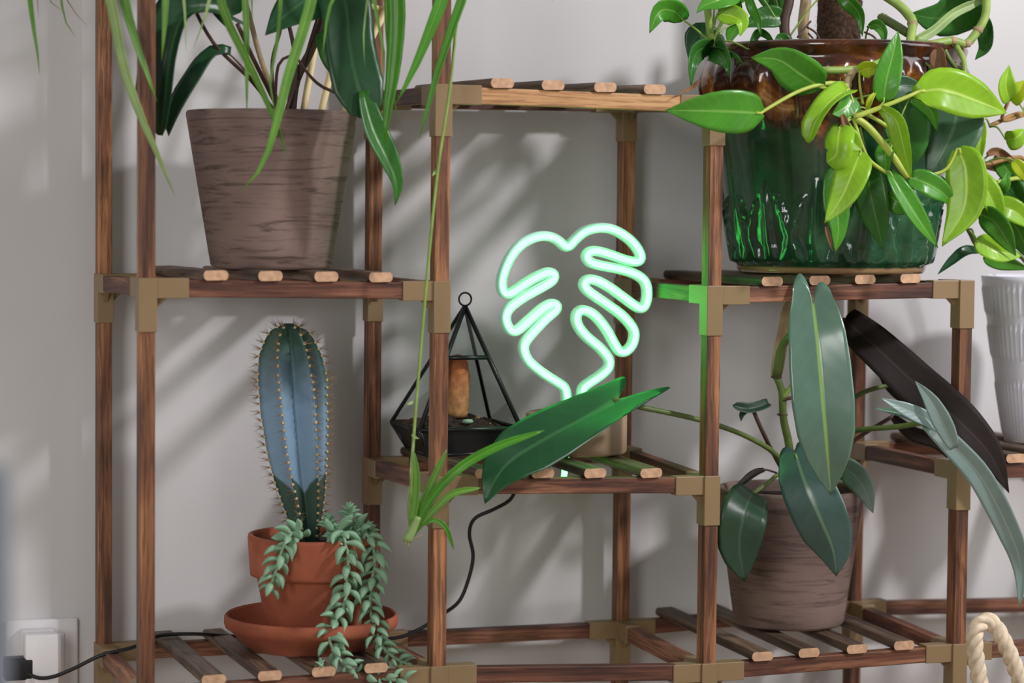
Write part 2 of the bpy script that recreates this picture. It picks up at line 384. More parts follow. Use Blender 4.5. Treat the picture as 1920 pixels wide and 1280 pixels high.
TOPS = {0: .70, 1: .70, 2: None, 3: None, 4: None}; TOPL = {2: 'T', 3: 'A', 4: 'M'}
for i in range(5):
    for s in 'FB':
        y = FY if s == 'F' else BY
        zt = TOPS[i] or joint(s, i, TOPL[i]).z
        stick('post', (UX[i], y, FLOOR_Z), (UX[i], y, zt), .0084, .0103, 'post')
SHELVES = [('U', 0, 1), ('A', 0, 1), ('T', 1, 2), ('M', 1, 2), ('A', 2, 3), ('M', 3, 4), ('O', 0, 1), ('O', 2, 3)]
SPAN = SHELVES + [('O', 1, 2), ('O', 3, 4)]
arms = {}
sides = set()
for l, i, j in SPAN:
    for s in 'FB':
        a, b = joint(s, i, l), joint(s, j, l)
        stick('rail', a, b, .0092, .0078, 'pale_rail' if (l, s) == ('T', 'F') else 'rail')
        arms.setdefault((s, i, l), set()).add('R'); arms.setdefault((s, j, l), set()).add('L')
    sides |= {(i, l), (j, l)}
for i, l in sorted(sides):
    stick('rail', joint('F', i, l), joint('B', i, l), .0092, .0078, 'rail', Vector((1, 0, 0)))
    arms.setdefault(('F', i, l), set()).add('D'); arms.setdefault(('B', i, l), set()).add('D')
for (s, i, l), A in sorted(arms.items(), key=lambda q: str(q[0])):
    c = joint(s, i, l); m = MB(); hx, hy = .0099, .0119; d = 1 if s == 'F' else -1
    top = .0112
    m.box(c+Vector((0, 0, (top-.047)/2)), (hx, hy, (top+.047)/2), .0008)
    def gus(dx, dy, off):
        w = .0022
        e = Vector((dx, dy, 0)); q = Vector((dy, dx, 0))*w
        a0 = c+e*off+Vector((0, 0, -.010)); a1 = c+e*(off+.013)+Vector((0, 0, -.010)); a2 = c+e*off+Vector((0, 0, -.023))
        m.add([a0-q, a1-q, a2-q, a0+q, a1+q, a2+q], [(0, 1, 2), (3, 5, 4), (0, 3, 4, 1), (1, 4, 5, 2), (2, 5, 3, 0)])
    for k in sorted(A):
        if k in 'LR':
            e = 1 if k == 'R' else -1
            m.box(c+Vector((e*.0225, 0, 0)), (.0225, .0094, .0109), .0008); gus(e, 0, hx)
        else:
            m.box(c+Vector((0, d*.0225, 0)), (.0094, .0225, .0109), .0008); gus(0, d, hy)
    m.make('connector', 'joint', rack, origin=c, smooth=False)
def slat_z(l, i, j, x, s):
    a, b = joint(s, i, l), joint(s, j, l); return a.z+(b.z-a.z)*(x-a.x)/(b.x-a.x)+.0092
SL = {('A',0,1): [405, 507, 612, 714], ('T',1,2): [942, 1037, 1135, 1228], ('M',1,2): [912, 1018, 1116, 1221], ('A',2,3): [1448, 1537, 1622, 1707],
      ('O',0,1): [401, 506, 607, 705], ('O',2,3): [1430, 1517, 1607, 1695], ('M',3,4): [1905, 1988, 2070, 2150], ('U',0,1): [405, 507, 612, 714]}
SW, SH = .0136, .0056
for (l, i, j), pxs in SL.items():
    for px in pxs:
        z0 = LV[l]+.015; x = P(px, proj((UX[i]+.16, -.011, z0))[1], -.011).x
        a = Vector((x, -.0115, slat_z(l, i, j, x, 'F')+SH)); b = Vector((x+random.uniform(-.001, .001), .289, slat_z(l, i, j, x, 'B')+SH))
        prof = []
        for k in range(16):
            an = 2*math.pi*k/16; cx = (SW-SH*.8)*(1 if math.cos(an) > 0 else -1); prof.append((cx+SH*.8*math.cos(an), SH*math.sin(an)))
        v = [(q[0], 0, q[1]) for q in prof]+[(q[0], (b-a).length, q[1]) for q in prof]
        f = [(k, (k+1) % 16, 16+(k+1) % 16, 16+k) for k in range(16)]+[tuple(range(16)), tuple(range(16, 32))]
        # local long axis must be Z for the grain: build along Z, turn to +Y
        v = [(q[0], -q[2], q[1]) for q in v]
        o = mk('slat', v, f, 'slat', None, origin=(0, 0, 0), smooth=False, mats=['slat', 'slat_end'], midx=[0]*16+[1, 1])
        o.parent = rack; o.location = a-WPOS[rack.name]; o.rotation_euler = (-math.pi/2+math.atan2(b.z-a.z, b.y-a.y), 0, 0); WPOS[o.name] = a
def stand_z(l, i, j, x, y):
    zf, zb = slat_z(l, i, j, x, 'F'), slat_z(l, i, j, x, 'B'); return zf+(zb-zf)*y/BY+2*SH+.0003

# ------------------------------------------------------------------ pots
def pot_profile(rb, rt, H, wall=.006, lip=.003):
    p = [(rb*.5, 0), (rb-.004, 0), (rb, .004)]
    for k in range(1, 8): t = k/7; p.append((rb+(rt-rb)*t, .004+(H-.006-.004)*t))
    p += [(rt, H-.002), (rt-.0015, H), (rt-wall+.0015, H), (rt-wall, H-.003), (rt-wall-.002, H-.03), (rt-wall-.006, H-.05)]
    return p
# --- upper-left brown pot
cx, cy = P(509, 490, .13).x, .13; bz = stand_z('A', 0, 1, cx, cy)
c1 = Vector((cx, cy, bz)); s1 = scale_at(c1+Vector((0, 0, .09)))
H1 = P(508, 203, .13-.0945).z-bz
phil = thing('potted_philodendron', 'brown marbled pot with dark green leafy philodendron and cane trellis, upper left shelf', 'potted plant', c1)
v, f = lathe(pot_profile(114/s1, 160/s1, H1), c1, 64); mk('pot', v, f, 'clay', phil, origin=c1)
disc_soil('soil', (cx, cy, bz+H1-.012), 160/s1-.010, phil)
Yc = .12
def st(parent, pts, r, mat, name='stem', n=8, m=18): 
    q = pts3(pts); k = 1/scale_at(q[0]); return tube(name, q, (lambda t: r(t)*k) if callable(r) else r*k, mat, parent, n, m)
st(phil, [(520, 215, .12), (470, 150, .08), (400, 80, .05), (352, -8, .05)], 3.4, 'stem_brown')
st(phil, [(518, 215, .12), (510, 120, .11), (525, 60, .10), (535, 0, .1)], 3.2, 'stem_brown')
st(phil, [(527, 215, .12), (475, 110, .07), (445, 45, .05)], 4, 'stem_brown')
st(phil, [(545, 215, .13), (555, 150, .13), (585, 90, .12), (615, 0, .12), (625, -60, .12)], lambda t: 10-4*t, 'stem_brown')
st(phil, [(535, 215, .12), (555, 140, .12), (545, 60, .12), (530, 20, .12)], 4, 'stem_brown')
st(phil, [(530, 215, .14), (492, 120, .13), (470, 40, .13), (455, -20, .13)], 5, 'stem_tan')
st(phil, [(515, 215, .11), (520, 130, .09), (535, 108, .09), (555, 108, .09), (575, 135, .07), (600, 160, .05), (635, 176, .04)], 3, 'stem_brown')
leaf(phil, [(436, 30, .05), (395, 18, .04), (345, 32, .03), (322, 95, .02), (312, 170, .02), (303, 254, .03)], 86, 'dark', 'even', roll=38, fold=.9, lobe=.2)
leaf(phil, [(432, 103, .05), (404, 104, .05), (372, 152, .04), (340, 205, .04), (316, 255, .04)], 50, 'dark', 'strap', roll=55, fold=.8, pet=[(470, 145, .07), (510, 205, .12)], petmat='stem_brown')
leaf(phil, [(622, -70, .05), (648, 10, .02), (655, 80, .01), (668, 150, .0), (692, 225, -.01)], 98, 'dark', 'even', roll=-12, fold=.12, wave=.06)
leaf(phil, [(680, 170, -.004), (700, 240, -.012), (728, 300, -.016), (744, 345, -.016), (741, 385, -.014)], 48, 'deep', 'lance', roll=-25, fold=.4, name='leaf')
leaf(phil, [(640, -50, .06), (590, -10, .04), (540, 25, .03), (497, 66, .02)], 95, 'dark', 'ovate', roll=15, fold=.15, pet=[(600, 20, .1), (560, 150, .12)], petmat='stem_brown')
leaf(phil, [(600, 60, .10), (622, 100, .09), (640, 140, .08), (632, 178, .07)], 46, 'deep', 'lance', roll=20, fold=.3)
leaf(phil, [(430, -30, .07), (405, 5, .06), (422, 50, .05)], 26, 'dark', 'lance', roll=30, fold=.5)
tr = mk('trellis', *tube_data(spline(pts3([(568, 215, .15), (594, 62, .15), (616, -90, .15)]), 8), .0042), 'cane', phil)
tube('stake', pts3([(601, 215, .15), (622, 131, .15), (656, 19, .15), (684, -80, .15)]), .0042, 'cane', tr)
tube('stake', pts3([(645, 215, .15), (690, 87, .15), (725, 15, .15), (762, -70, .15)]), .0042, 'cane', tr)
tube('stake', pts3([(590, -18, .158), (672, 6, .158), (735, 24, .158)]), .0038, 'cane', tr)

# --- spider plant on the shelf above the frame
sx, sy = .165, .135; sz = stand_z('U', 0, 1, sx, sy)
spi = thing('spider_plant', 'spider plant whose thin strap leaves and runner hang down from above', 'potted plant', (sx, sy, sz))
v, f = lathe(pot_profile(.05, .075, .12), (sx, sy, sz), 40); mk('pot', v, f, 'terracotta', spi, origin=(sx, sy, sz))
disc_soil('soil', (sx, sy, sz+.108), .066, spi)
crown = Vector((sx, sy, sz+.108))
def strap(pts, w, mat='strap', **k):
    q = pts3(pts); a = q[0]; out = Vector((a.x-crown.x, a.y-crown.y, 0))
    c = crown+Vector((out.x*.06, out.y*.06, 0)); d_ = (q[0]-q[1]).normalized()
    hi = q[0]+d_*.07-out*.04+Vector((0, 0, .03)); top = c.lerp(hi, .62)+Vector((0, 0, .09+.1*out.length))
    return leaf(spi, [c, c.lerp(top, .5)+Vector((0, 0, .03)), top, hi]+q, w*1.06, mat, 'strap', fold=.45, n=26, m=4, th=.0005, **k)
YF = -.045
strap([(55, -40, .04), (62, 40, .02), (70, 95, .02), (74, 138, .02)], 14, 'strap', roll=20)
strap([(112, -40, .05), (118, 20, .05), (128, 52, .05), (143, 72, .05)], 8, 'strap')
strap([(66, -50, .08), (70, 0, .08), (73, 34, .08)], 5, 'dry')
strap([(84, -30, .06), (100, 10, .06), (122, 24, .06)], 6, 'strap')
strap([(120, -20, .1), (140, 22, .1), (166, 52, .1)], 4, 'dry')
strap([(203, -40, -.02), (214, 20, -.03), (232, 120, -.04), (262, 210, -.05), (290, 275, -.05), (328, 368, -.05)], 22, 'strap_pale', roll=25)
strap([(228, -40, -.01), (240, 30, -.02), (262, 100, -.03), (294, 190, -.035)], 22, 'strap', roll=-10)
strap([(312, -40, YF), (309, 40, YF), (303, 115, YF)], 20, 'strap')
strap([(343, -40, YF), (347, 30, YF), (349, 98, YF)], 9, 'strap_pale')
strap([(398, -40, YF), (388, 20, YF), (362, 92, YF)], 10, 'strap_pale')
strap([(408, -30, -.06), (428, 40, -.06), (470, 125, -.06), (510, 212, -.06), (541, 296, -.06)], 18, 'strap', roll=15)
strap([(458, -40, YF), (462, 60, YF), (463, 218, YF)], 15, 'strap')
strap([(590, -40, -.07), (572, 40, -.07), (540, 140, -.07), (515, 240, -.07), (490, 312, -.07), (453, 358, -.07)], 22, 'strap', roll=-15)
strap([(640, -40, YF), (616, 20, YF), (604, 112, YF)], 10, 'strap')
strap([(475, -40, .0), (472, 0, .0), (474, 60, .0)], 6, 'strap')
strap([(528, -60, -.03), (522, 60, -.05), (507, 160, -.05), (523, 235, -.05)], 8, 'strap')
strap([(742, -40, -.05), (746, 40, -.05), (738, 140, -.05), (726, 215, -.05), (722, 272, -.05)], 40, 'strap_bright', roll=20)
strap([(838, -40, -.07), (812, 40, -.07), (775, 130, -.07), (742, 195, -.07)], 28, 'strap_bright', roll=-10)
strap([(880, -50, -.08), (852, 40, -.08), (822, 130, -.08), (785, 262, -.08)], 20, 'strap_bright', roll=12)
strap([(695, -40, YF), (708, 40, YF), (720, 100, YF), (718, 170, YF)], 8, 'strap')
strap([(722, -20, YF), (726, 60, YF), (735, 160, YF), (748, 232, YF)], 9, 'strap')
strap([(690, -20, -.03), (682, 60, -.03), (684, 130, -.03)], 6, 'strap_pale')
strap([(1030, -90, -.04), (1036, -40, -.04), (1036, 6, -.04)], 8, 'strap')
q = pts3([(862, -40, -.06), (854, 60, -.06), (843, 170, -.06), (822, 310, -.06), (806, 460, -.06), (790, 640, -.055), (777, 800, -.055), (771, 900, -.055), (770, 985, -.055)])
tube('runner', [crown, crown+Vector((.12, -.08, .10)), Vector((q[0].x-.01, q[0].y, q[0].z+.10))]+q, .0017, 'stem_green', spi, 6, 60)
for a, b in (((775, 752), (762, 757)), ((772, 814), (786, 822)), ((819, 315), (810, 330)), ((776, 826), (768, 900))):
    leaf(spi, [(a[0], a[1], -.057), ((a[0]+b[0])/2, (a[1]+b[1])/2+2, -.060), (b[0], b[1], -.062)], 6, 'strap_pale', 'lance', n=6, m=4, name='bract')
pb = (768, 1006, -.056)
for pts, w, mt in (([(768, 1012, -.056), (779, 940, -.06), (781, 890, -.062), (776, 845, -.06)], 17, 'strap'),
    ([(772, 1008, -.056), (790, 950, -.06), (812, 900, -.066), (838, 842, -.07)], 19, 'strap'),
    ([(773, 1006, -.056), (806, 938, -.065), (858, 880, -.078), (930, 838, -.085), (1022, 806, -.085)], 22, 'strap_bright'),
    ([(774, 1002, -.056), (812, 958, -.065), (850, 925, -.07), (902, 914, -.07)], 17, 'strap'),
    ([(790, 985, -.06), (815, 975, -.066), (836, 990, -.07), (851, 1030, -.07)], 11, 'strap_bright'),
    ([(770, 1004, -.056), (766, 950, -.05), (770, 900, -.05)], 7, 'strap_pale')):
    leaf(spi, pts, w*.82, mt, 'strap', fold=.5, n=18, m=4)
tube('plantlet_base', pts3([(759, 1016, -.056), (770, 1000, -.057), (784, 968, -.060)]), lambda t: .0062*(1-.35*t)*(.4 if t < .05 else 1), 'strap_pale', spi, 10, 10)
for dx, dy in ((-4, 10), (3, 18), (28, -10)): tube('root', pts3([(764, 1010, -.057), (764+dx*.6, 1012+dy*.4, -.06), (764+dx, 1012+dy, -.06)]), .0007, 'stem_tan', spi, 5, 6)

# ------------------------------------------------------------------ cactus, saucer
cx, cy = P(585, 1190, .125).x, .125; bz = stand_z('O', 0, 1, cx, cy)
sc1 = scale_at((cx, cy, bz)); R0 = 163/sc1
sauc = Vector((cx-.001, cy, bz))
v, f = lathe([(.01, 0), (R0*.70, 0), (R0*.76, .003), (R0*.93, .021), (R0*.985, .0245), (R0, .030), (R0*.995, .0365), (R0*.97, .039), (R0*.945, .036), (R0*.90, .027), (R0*.74, .009), (.01, .0085)], sauc, 72)
tag(mk('saucer', v, f, 'terracotta', None, origin=sauc), 'wide round terracotta saucer under the cactus pot', 'saucer')
pz = bz+.0095; pc = Vector((cx+.002, cy, pz)); rr = 124/sc1
Hc = P(590, 1000, cy).z-pz
cac = thing('potted_cactus', 'blue ribbed columnar cactus in terracotta pot with trailing sedum, bottom left', 'potted plant', pc)
v, f = lathe([(.01, 0), (rr*.66, 0), (rr*.69, .004), (rr*.86, Hc-.05), (rr*.865, Hc-.047), (rr*.96, Hc-.0465), (rr*.965, Hc-.043), (rr, Hc-.004), (rr*.99, Hc), (rr*.93, Hc), (rr*.91, Hc-.004), (rr*.87, Hc-.035), (rr*.8, Hc-.06)], pc, 64)
mk('pot', v, f, 'terracotta', cac, origin=pc)
disc_soil('soil', (pc.x, pc.y, pc.z+Hc-.012), rr*.895, cac)
ax = spline([P(574, 1030, cy), P(573, 985, cy), P(567, 930, cy), P(560, 880, cy), P(553, 800, cy), P(547, 700, cy), P(543, 640, cy), P(541, 606, cy)], 60)
zb, ztp = ax[0].z, ax[-1].z
RT = [(0, 24), (.1, 27), (.2, 37), (.3, 45), (.45, 54), (.6, 59), (.75, 60), (.85, 54), (.92, 44), (.97, 30), (1, 6)]
view_a = math.atan2(CAM.y-cy, CAM.x-cx)
NA = 96; v = []; f = []; uv = []
def cac_pt(i, phi, extra=0):
    t = i/59; u = abs(math.sin(3*phi)); r = pl(RT, t)*1.07/sc1*(1-.60*u**.85)*(1+.03*noise.noise((t*7, math.floor((phi+.5)/1.0472)*3.1, 0)))+extra
    a = view_a+phi+math.radians(-26+14*(1-t)); return ax[i]+Vector((math.cos(a)*r, math.sin(a)*r, 0))
for i in range(60):
    for k in range(NA):
        phi = 2*math.pi*k/NA; v.append(cac_pt(i, phi)); uv.append((abs(math.sin(3*phi)), i/59))
    if i: f += [((i-1)*NA+k, (i-1)*NA+(k+1) % NA, i*NA+(k+1) % NA, i*NA+k) for k in range(NA)]
f += [tuple(range(NA)), tuple(59*NA+k for k in range(NA))]
cbody = mk('cactus_body', v, f, 'cactus', cac, uvs=uv)
ar = MB(); spn = MB()
for rib in range(6):
    phi = rib*math.pi/3
    for k in range(4, 60, 2):
        p = cac_pt(k, phi); o = Vector((p.x-ax[k].x, p.y-ax[k].y, .012 if k > 52 else 0)).normalized()
        bm = bmesh.new(); bmesh.ops.create_icosphere(bm, subdivisions=1, radius=.0021); bm.verts.index_update()
        ar.add([q.co*random.uniform(.8, 1.15)+p for q in bm.verts], [[q.index for q in g.verts] for g in bm.faces]); bm.free()
        for j in range(8):
            d = (o+Vector((random.uniform(-1, 1), random.uniform(-1, 1), random.uniform(-.7, .9)))*.75).normalized()
            Ls = random.uniform(.008, .017); s_ = d.orthogonal().normalized()*.00042; w_ = d.cross(s_)
            spn.add([p+s_, p-s_*.5+w_*.8, p-s_*.5-w_*.8, p+d*Ls], [(0, 1, 3), (1, 2, 3), (2, 0, 3)])
a_ = ar.make('areoles', 'areole', cbody); a_['kind'] = 'stuff'; s_ = spn.make('spines', 'spine', cbody); s_['kind'] = 'stuff'
# sedum
def sed_mesh():
    v = []; f = []; n = 8; m = 7
    for i in range(m):
        t = i/(m-1); r = .215*math.sin(math.pi*(.07+.90*t)**.95)**.8*(1 if i < m-1 else .45)
        for k in range(n):
            a = 2*math.pi*k/n; v.append((r*math.cos(a), r*.72*math.sin(a)+.18*math.sin(math.pi*t)-.06*t, t))
        if i: f += [((i-1)*n+k, (i-1)*n+(k+1) % n, i*n+(k+1) % n, i*n+k) for k in range(n)]
    f += [tuple(range(n)), tuple((m-1)*n+k for k in range(n))]
    me = bpy.data.meshes.new('leaf'); me.from_pydata(v, [], f); me.materials.append(MT['sedum']); me.polygons.foreach_set('use_smooth', [True]*len(f)); return me
SEDM = sed_mesh()
def sed_leaf(parent, p, d, out, Ln):
    d = d.normalized(); Yv = out-d*out.dot(d); Yv = Yv.normalized() if Yv.length > 1e-4 else d.orthogonal().normalized(); X = Yv.cross(d)
    o = bpy.data.objects.new('leaf', SEDM); link(o, parent, p); o.rotation_euler = Matrix((X, Yv, d)).transposed().to_euler(); o.scale = (Ln, Ln, Ln)
def trail(pts, n, Ln, r=.0018):
    q = spline(pts3(pts), 40); o = tube('sedum_trail', q, r, 'sedum_stem', cac, 7, 40)
    for k in range(n):
        t = (k+.4)/n; i = min(int(t*39), 38); p = q[i].lerp(q[i+1], t*39-i); T = (q[i+1]-q[i]).normalized()
        A = (Vector((0, -1, .2))-T*Vector((0, -1, .2)).dot(T)).normalized(); B = T.cross(A)
        a = k*2.4+random.uniform(-.3, .3); out = A*math.cos(a)+B*math.sin(a)
        tp = min(1, 1.25-.5*t) if t > .6 else 1
        sed_leaf(o, p, (T*.62+out*.85).normalized(), out, Ln*tp*random.uniform(.85, 1.12))
def rosette(px, py, Y, n, Ln, tilt):
    p = P(px, py, Y); o = tube('sedum_tip', [P(px-4, py+30, Y+.004), P(px-1, py+14, Y), p], .002, 'sedum_stem', cac, 7, 6)
    for k in range(n):
        t = k/n; a = k*2.4; el = .15+1.3*t; d = Vector((math.cos(a)*math.cos(el), math.sin(a)*math.cos(el), math.sin(el)))+Vector(tilt)*.3
        sed_leaf(o, p+Vector((0, 0, -.010+.010*t)), d, -Vector((math.cos(a), math.sin(a), -.2)), Ln*(1-.35*t))
Ys = .052
trail([(566, 1004, .075), (548, 1000, .058), (533, 1022, .050), (522, 1052, .050), (513, 1082, .053), (505, 1108, .056)], 24, .0245)
trail([(625, 1000, .08), (640, 995, .055), (652, 1040, .046), (650, 1095, .048), (642, 1145, .044), (622, 1172, .036), (617, 1195, .026), (630, 1226, .018), (655, 1252, .010), (705, 1270, -.004), (762, 1277, -.014)], 66, .0245)
trail([(660, 998, .085), (686, 1000, .068), (702, 1040, .062), (697, 1092, .062), (694, 1140, .056), (705, 1182, .046), (718, 1212, .036), (742, 1234, .030), (766, 1245, .026)], 56, .024)
rosette(655, 958, .095, 17, .018, (0, 0, .6)); rosette(617, 976, .09, 15, .017, (-.4, -.2, .3)); rosette(630, 996, .075, 15, .018, (-.3, -.6, 0)); rosette(690, 992, .085, 15, .018, (.6, -.3, 0)); rosette(665, 992, .075, 13, .018, (.2, -.6, 0)); rosette(601, 1243, -.006, 8, .012, (0, 0, .4)); rosette(540, 1006, .085, 9, .015, (-.6, -.3, 0))

# ------------------------------------------------------------------ terrarium
tz = stand_z('M', 1, 2, .42, .14); tY = .185
zt = P(978, 803, tY-.06).z
fr, fl = P(978, 803, tY-.06), P(787, 803, tY-.06)
hwid = (fr.x-fl.x)/2; tcx = (fr.x+fl.x)/2; Dp = .058
apex = P(872, 574, tY); apex.x = P(872, 574, tY).x
ter = thing('glass_terrarium', 'black-framed glass pyramid terrarium with soil and an orange-brown cactus', 'terrarium', (tcx, tY, tz))
Tc = [Vector((tcx+a*hwid, tY+b*Dp, zt)) for a, b in ((-1, -1), (1, -1), (1, 1), (-1, 1))]
Bc = [Vector((tcx+a*hwid*.74, tY+b*Dp*.74, tz+.002)) for a, b in ((-1, -1), (1, -1), (1, 1), (-1, 1))]
ap = apex
for k in range(4):
    a, b, c, d = Tc[k], Tc[(k+1) % 4], Bc[k], Bc[(k+1) % 4]
    for e, g in ((ap, a), (a, b), (a, c), (c, d)): tube('frame_bar', [e, g], (.0029), 'metal', ter, 6, 2)
    nrm = (b-a).cross(ap-a).normalized()*.0007; i_ = .03
    ce = (a+b+ap)/3
    if k == 0:
        tt = (P(872, 671, tY-.03).z-zt)/(ap.z-zt); m0, m1 = a.lerp(ap, tt), b.lerp(ap, tt)
        tube('frame_bar', [m0, m1], (.0029), 'metal', ter, 6, 2); tri = [m0, m1, ap]
    else: tri = [a, b, ap]
    mk('pane', [p+nrm for p in tri]+[p-nrm for p in tri], [(0, 1, 2), (3, 5, 4), (0, 3, 4, 1), (1, 4, 5, 2), (2, 5, 3, 0)], 'glass', ter, smooth=False)
    n2 = (b-a).cross(c-a).normalized()*.0007; qd = [a, b, d, c]
    mk('base_panel', [p+n2 for p in qd]+[p-n2 for p in qd], [(0, 1, 2, 3), (4, 7, 6, 5), (0, 4, 5, 1), (1, 5, 6, 2), (2, 6, 7, 3), (3, 7, 4, 0)], 'metal', ter, smooth=False)
mk('base_plate', [p+Vector((0, 0, -.001)) for p in Bc]+[p+Vector((0, 0, .001)) for p in Bc], [(0, 1, 2, 3), (4, 5, 6, 7), (0, 1, 5, 4), (1, 2, 6, 5), (2, 3, 7, 6), (3, 0, 4, 7)], 'metal', ter, smooth=False)
rg = [ap+Vector((math.cos(a)*.0078, 0, .0085+math.sin(a)*.0078)) for a in [2*math.pi*k/28 for k in range(29)]]
v, f = tube_data(rg, .0012, 6); mk('hanging_ring', v, f, 'metal', ter)
v = []; f = []; G = 14
for i in range(G+1):
    for j in range(G+1):
        a, b = -1+2*i/G, -1+2*j/G; e = max(abs(a), abs(b))
        v.append((tcx+a*hwid*.93, tY+b*Dp*.93, zt-.002+.016*(1-e**2)*(.7+.9*noise.noise((a*4, b*4, 1)))+.003*noise.noise((a*14, b*14, 0))*(e < .99)))
        if i and j: k = i*(G+1)+j; f.append((k, k-1, k-G-2, k-G-1))
mk('soil', v, f, 'soil', ter)
cb = P(857, 772, tY); Hh = P(857, 664, tY).z-cb.z
v, f = lathe([(.011, -.006), (.0135, 0), (.0145, Hh*.3), (.0145, Hh*.6), (.0125, Hh*.85), (.008, Hh*.97), (.001, Hh)], cb, 30, lambda r, z, a, i: r*(1+.05*math.sin(a*9+z*90)))
tc_ = mk('cactus', v, f, 'orange_cactus', ter, origin=cb); sp = MB()
for k in range(150):
    a = random.uniform(0, 6.28); h = random.uniform(.1, 1)*Hh; d = Vector((math.cos(a), math.sin(a), random.uniform(-.1, .5))).normalized()
    p = cb+Vector((math.cos(a)*.013, math.sin(a)*.013, h*.95)); s_ = d.orthogonal().normalized()*.0003; w_ = d.cross(s_)
    sp.add([p+s_, p-s_*.5+w_*.8, p-s_*.5-w_*.8, p+d*random.uniform(.004, .008)], [(0, 1, 3), (1, 2, 3), (2, 0, 3)])
o = sp.make('spines', 'spine', tc_); o['kind'] = 'stuff'
pe = P(877, 790, tY-.04); v, f = lathe([(.0005, -.0028), (.005, -.002), (.007, 0), (.005, .0024), (.0005, .003)], (0, 0, 0), 14); 
mk('pebble', [(x*1.05+pe.x, y*.7+pe.y, z+pe.z) for x, y, z in v], f, 'sedum', ter)
for k in range(40):
    a, b = random.uniform(-.85, .85), random.uniform(-.85, .6); e = max(abs(a), abs(b)); r = random.uniform(.0012, .004)
    bm = bmesh.new(); bmesh.ops.create_icosphere(bm, subdivisions=1, radius=r); bm.verts.index_update()
    c = Vector((tcx+a*hwid*.9, tY+b*Dp*.9, zt+.001+.008*(1-e**2)))
    mk('soil_crumb', [q.co*random.uniform(.7, 1.2)+c for q in bm.verts], [[q.index for q in g.verts] for g in bm.faces], 'soil' if k % 4 else 'stem_tan', ter, origin=c); bm.free()

# ------------------------------------------------------------------ neon lamp
nY = .15; nx = P(1080, 850, nY).x; nz = stand_z('M', 1, 2, nx, nY); ns = scale_at((nx, nY, nz))
nc = Vector((nx, nY, nz)); Rn = 95/ns; Hn = P(1080, 772, nY).z-nz
lamp = thing('neon_lamp', 'glowing green neon leaf lamp on a taupe round base, middle shelf', 'lamp', nc)
v, f = lathe([(.004, 0), (Rn-.003, 0), (Rn, .003), (Rn, Hn-.003), (Rn-.003, Hn), (.004, Hn)], nc, 72); mk('base', v, f, 'lamp_base', lamp, origin=nc)
NP = [(1063.5,775),(1063,755),(1061,732),(1056,723),(1044.6,716),(1015,697),(990,675),(982,655),(984,643),(997,626),(1022.7,598.7),(1042,582),(1046,574),(1038,568.5),(1019,577),(990,602),(971.6,618.5),(961,622),(951,610),(948,593),(956,577),(982.6,556.8),(1019,536.7),(1038,524),(1040,514),(1031,510),(1019,513),(993.5,525.8),(968,543),(951,552),(943,546),(941,528),(948,502),(962.5,474.7),(982.6,454.7),(1008,443.7),(1030,443),(1048,451),(1063,464),(1077,451),(1095.6,434.6),(1121,427.3),(1146.6,429),(1172,442),(1190,458),(1201,476),(1202,487),(1192,491),(1168.5,485.7),(1143,476.6),(1117.5,470),(1103,473),(1099,482),(1106,491.5),(1128,497.7),(1161,504),(1190,513),(1208,525),(1214,542),(1213,564),(1205,578.6),(1192,574),(1168.5,556.8),(1143,538.5),(1117.5,525),(1101,524),(1094,533),(1103,545.8),(1132,566),(1165,589.6),(1185,611.4),(1190.4,626),(1185,648),(1170,661),(1160,657),(1150,640.6),(1135.7,615),(1113.8,589.6),(1092,580.5),(1081,590),(1083,608),(1099,629.7),(1124.8,651.5),(1142,673),(1142,688),(1128,702.6),(1098,723),(1092,733),(1091,775)]
path = spline([P(a, b, nY) for a, b in NP], 420)
# soften kinks
for _ in range(2): path = [path[0]]+[(path[i-1]+path[i]*2+path[i+1])/4 for i in range(1, len(path)-1)]+[path[-1]]
def sweep(section, closed=True):
    v = []; f = []; n = len(section); m = len(path)
    for i, p in enumerate(path):
        T = (path[min(i+1, m-1)]-path[max(i-1, 0)]).normalized(); S = Vector((0, 1, 0)).cross(T).normalized()
        v += [p+S*a+Vector((0, b, 0)) for a, b in section]
        if i: f += [((i-1)*n+k, (i-1)*n+(k+1) % n, i*n+(k+1) % n, i*n+k) for k in range(n)]
    f += [tuple(range(n)), tuple((m-1)*n+k for k in range(n))]
    return v, f
core = [(.0031*math.cos(a), -.0032+.0030*math.sin(a)) for a in [math.pi+math.pi*k/8 for k in range(9)]]
core = core+[(.0031, -.0022), (-.0031, -.0022)]
v, f = sweep(core); o = mk('neon_tube', v, f, 'neon', lamp); o['label'] = 'glowing mint green neon tube bent to a split leaf'
slv = [(-.0038, -.0034), (-.0058, -.0024), (-.0062, .006), (-.0045, .0078), (.0045, .0078), (.0062, .006), (.0058, -.0024), (.0038, -.0034), (.0036, -.0018), (-.0036, -.0018)]
v, f = sweep(slv); mk('silicone_sleeve', v, f, 'sleeve', lamp)
st_ = pts3([(1056, 862, .06), (1060, 895, .06)])
tube('light_stub', pts3([(1063, 850, nY-.02), (1061, 862, nY-.03), (1057, 898, nY-.045)]), .0036, 'neon', lamp, 8, 8)

